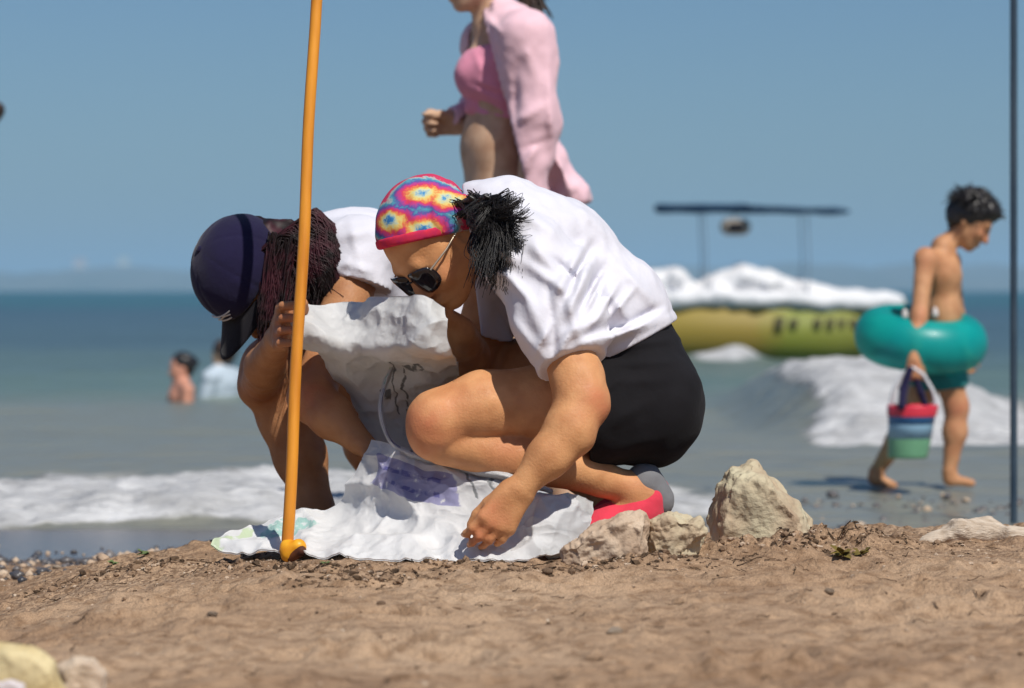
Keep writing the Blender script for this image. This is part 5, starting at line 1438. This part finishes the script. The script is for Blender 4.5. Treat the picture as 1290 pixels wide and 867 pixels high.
geo = N(t, "ShaderNodeNewGeometry"); sp = N(t, "ShaderNodeSeparateXYZ"); t.links.new(geo.outputs["Position"], sp.inputs[0])
nn1 = noise(t, geo.outputs["Position"], 3, 4)
cx_ = mathn(t, 'ADD', sp.outputs[0], mathn(t, 'MULTIPLY', mathn(t, 'SUBTRACT', nn1.outputs[0], 0.5), 0.5))
cc = ramp(t, [(0.0, (0.30, 0.22, 0.03)), (0.40, (0.28, 0.20, 0.03)), (0.55, (0.20, 0.23, 0.025)), (1.0, (0.21, 0.21, 0.04))])
mr = N(t, "ShaderNodeMapRange"); t.links.new(cx_, mr.inputs[0]); mr.inputs[1].default_value = 1.6; mr.inputs[2].default_value = 4.0
t.links.new(mr.outputs[0], cc.inputs[0]); t.links.new(cc.outputs[0], b.inputs["Base Color"]); b.inputs["Roughness"].default_value = 0.6
add("hull", mesh_np("hull", np.array(co), fc, smooth=True), m, boat)
Kc = Sdf(0.02)
rail = [(806, 378), (900, 376), (1000, 378), (1080, 382), (1130, 380)]
for s_ in (-1, 1):
    Kc.chain([(P(px, py, D) + V(0, s_*np.interp(px, [p_[0] for p_ in prof], [p_[1] for p_ in prof]), 0), 0.075) for px, py in rail], 0.06)
ttl = [(818, 352, .11), (852, 352, .11), (872, 370, .09), (900, 362, .12), (934, 352, .14), (965, 358, .12), (1010, 368, .10), (1070, 378, .08), (1112, 376, .07)]
Kc.chain([(P(px, py, D), r_) for px, py, r_ in ttl], 0.08, V(0, 1, 0), 3.4)
Kc.chain([(P(808, 374, D), 0.07), (P(960, 376, D), 0.08), (P(1100, 384, D), 0.03)], 0.06, V(0, 1, 0), 7.0)
Kc.disp(nz(0.03, 4, 5, o=3), 0.1)
Kc.cut(P(900, 390, D), V(0, 0, -1), 0.01)
add("cover", Kc.mesh("cover"), cloth("white_tarpaulin", (0.80, 0.80, 0.81), 0.93), boat)
Kc = Sdf(0.016)
Kc.chain([(P(830, 263, D), 0.05), (P(940, 263, D), 0.045)], 0.02, V(0, 1, 0), 9); Kc.chain([(P(940, 264, D), 0.035), (P(1066, 267, D), 0.03)], 0.02, V(0, 1, 0), 14)
Kc.disp(nz(0.012, 5, 7), 0.05)
add("canopy", Kc.mesh("canopy"), mat_noise("navy_canvas", (0.006, 0.030, 0.075), (0.010, 0.045, 0.10), scale=3, rough=0.85), boat)
thin = mat_noise("alloy_tube", (0.20, 0.26, 0.32), (0.28, 0.34, 0.40), rough=0.4, metal=0.5)
for px, s_ in ((884, -0.42), (884, 0.42), (1012, -0.42), (1012, 0.42)):
    add("canopy_pole", tubes("canopy_pole", [[P(px, 386, D) + V(0, s_, 0), P(px + 3, 325, D) + V(0, s_, 0), P(px, 266, D) + V(0, s_*0.9, 0)]], 0.007, 0.007, 8), thin, boat)
K = Sdf(0.012); K.cone(P(918, 286, D - 0.3), P(935, 286, D - 0.3), 0.09, 0.09, 0.01); K.cut(P(926, 276, D), V(0, 0, 1)); K.cut(P(926, 298, D), V(0, 0, -1))
bx = add("hanging_bag", K.mesh("hanging_bag"), mat_noise("grey_canvas", (0.22, 0.20, 0.17), (0.34, 0.30, 0.26), scale=6, rough=0.9), boat)
K = Sdf(0.010); K.cone(P(922, 287, D - 0.37), P(932, 287, D - 0.37), 0.055, 0.055, 0.01)
add("pocket", K.mesh("pocket"), M['brim'], bx)
add("cord", tubes("cord", [[P(926, 280, D - 0.3), P(926, 264, D - 0.3)]], 0.01, 0.01, 6), thin, bx)
# dark registration marks, too blurred to read
lm = mat_noise("dark_vinyl", (0.10, 0.09, 0.045), (0.14, 0.12, 0.06), rough=0.5)
for px, w in ((982, 13), (1000, 12), (1030, 12), (1046, 10), (1060, 10), (1075, 12), (1090, 9)):
    hbx = float(np.interp(px, [p_[0] for p_ in prof], [p_[1] for p_ in prof]))
    bm = bmesh.new(); bmesh.ops.create_cube(bm, size=1)
    c_ = P(px, 406, D - hbx*1.02); sx, sz = w/118, (9 + (px*7) % 5)/118
    for v in bm.verts: v.co = Vector((c_[0] + v.co.x*sx*0.8 + v.co.z*0.008, c_[1] + v.co.y*0.09, c_[2] + v.co.z*sz))
    me = bpy.data.meshes.new("hull_mark"); bm.to_mesh(me); bm.free(); add("hull_mark", me, lm, boat)

# ---- pale buildings on the far hills
def far_building(px, py, w, h_, wallc, roofc, label):
    dirx = (px - 645)/FPX; best = None
    for j in range(HX.shape[1]):
        for_y = float(HY[:, j].mean()); xi = dirx*for_y; i = int(np.argmin(np.abs(hx - xi))); zt = CAMZ - (py - HZ)/FPX*HY[i, j]
        e = abs(HZZ[i, j] - zt)
        if best is None or e < best[0]: best = (e, dirx*HY[i, j], HY[i, j], HZZ[i, j])
    _, bx_, by_, bz_ = best
    e = add("building", None, None, label=label, cat="building"); e.location = (bx_, by_, bz_ - 3); bpy.context.view_layer.update()
    def bxm(nm, x0, x1, y0, y1, z0, z1, mat, ridge_=False):
        co = [(x0, y0, z0), (x1, y0, z0), (x1, y1, z0), (x0, y1, z0), (x0, y0, z1), (x1, y0, z1), (x1, y1, z1), (x0, y1, z1)]
        if ridge_: co[4:] = [(x0 + 1, (y0+y1)/2, z1), (x1 - 1, (y0+y1)/2, z1), (x1 - 1, (y0+y1)/2 + .1, z1), (x0 + 1, (y0+y1)/2 + .1, z1)]
        o = add(nm, mesh_np(nm, np.array(co, float), np.array([(0, 3, 2, 1), (4, 5, 6, 7), (0, 1, 5, 4), (1, 2, 6, 5), (2, 3, 7, 6), (3, 0, 4, 7)]), smooth=False), mat, e); return o
    bxm("wall", -w/2, w/2, -8, 8, 0, h_, mat_noise("render_" + label[:6], tuple(x*0.9 for x in wallc), wallc, scale=0.2, rough=0.9))
    bxm("roof", -w/2 - 1, w/2 + 1, -9, 9, h_, h_ + 5, mat_noise("roof_" + label[:6], tuple(x*0.8 for x in roofc), roofc, scale=0.3, rough=0.9), True)
    for k in range(3):
        for l in range(2): bxm("window", -w/2 + w*(k + 0.7)/3.4, -w/2 + w*(k + 0.7)/3.4 + 2.2, -8.2, -8.0, 4 + l*7, 7 + l*7, M['brim'])
far_building(101, 333, 24, 18, (0.80, 0.70, 0.62), (0.5, 0.3, 0.2), "tan house on the far hazy hills, left of the pair")
far_building(156, 333, 22, 18, (0.80, 0.82, 0.74), (0.4, 0.45, 0.35), "whitish house on the far hazy hills, right of the pair")
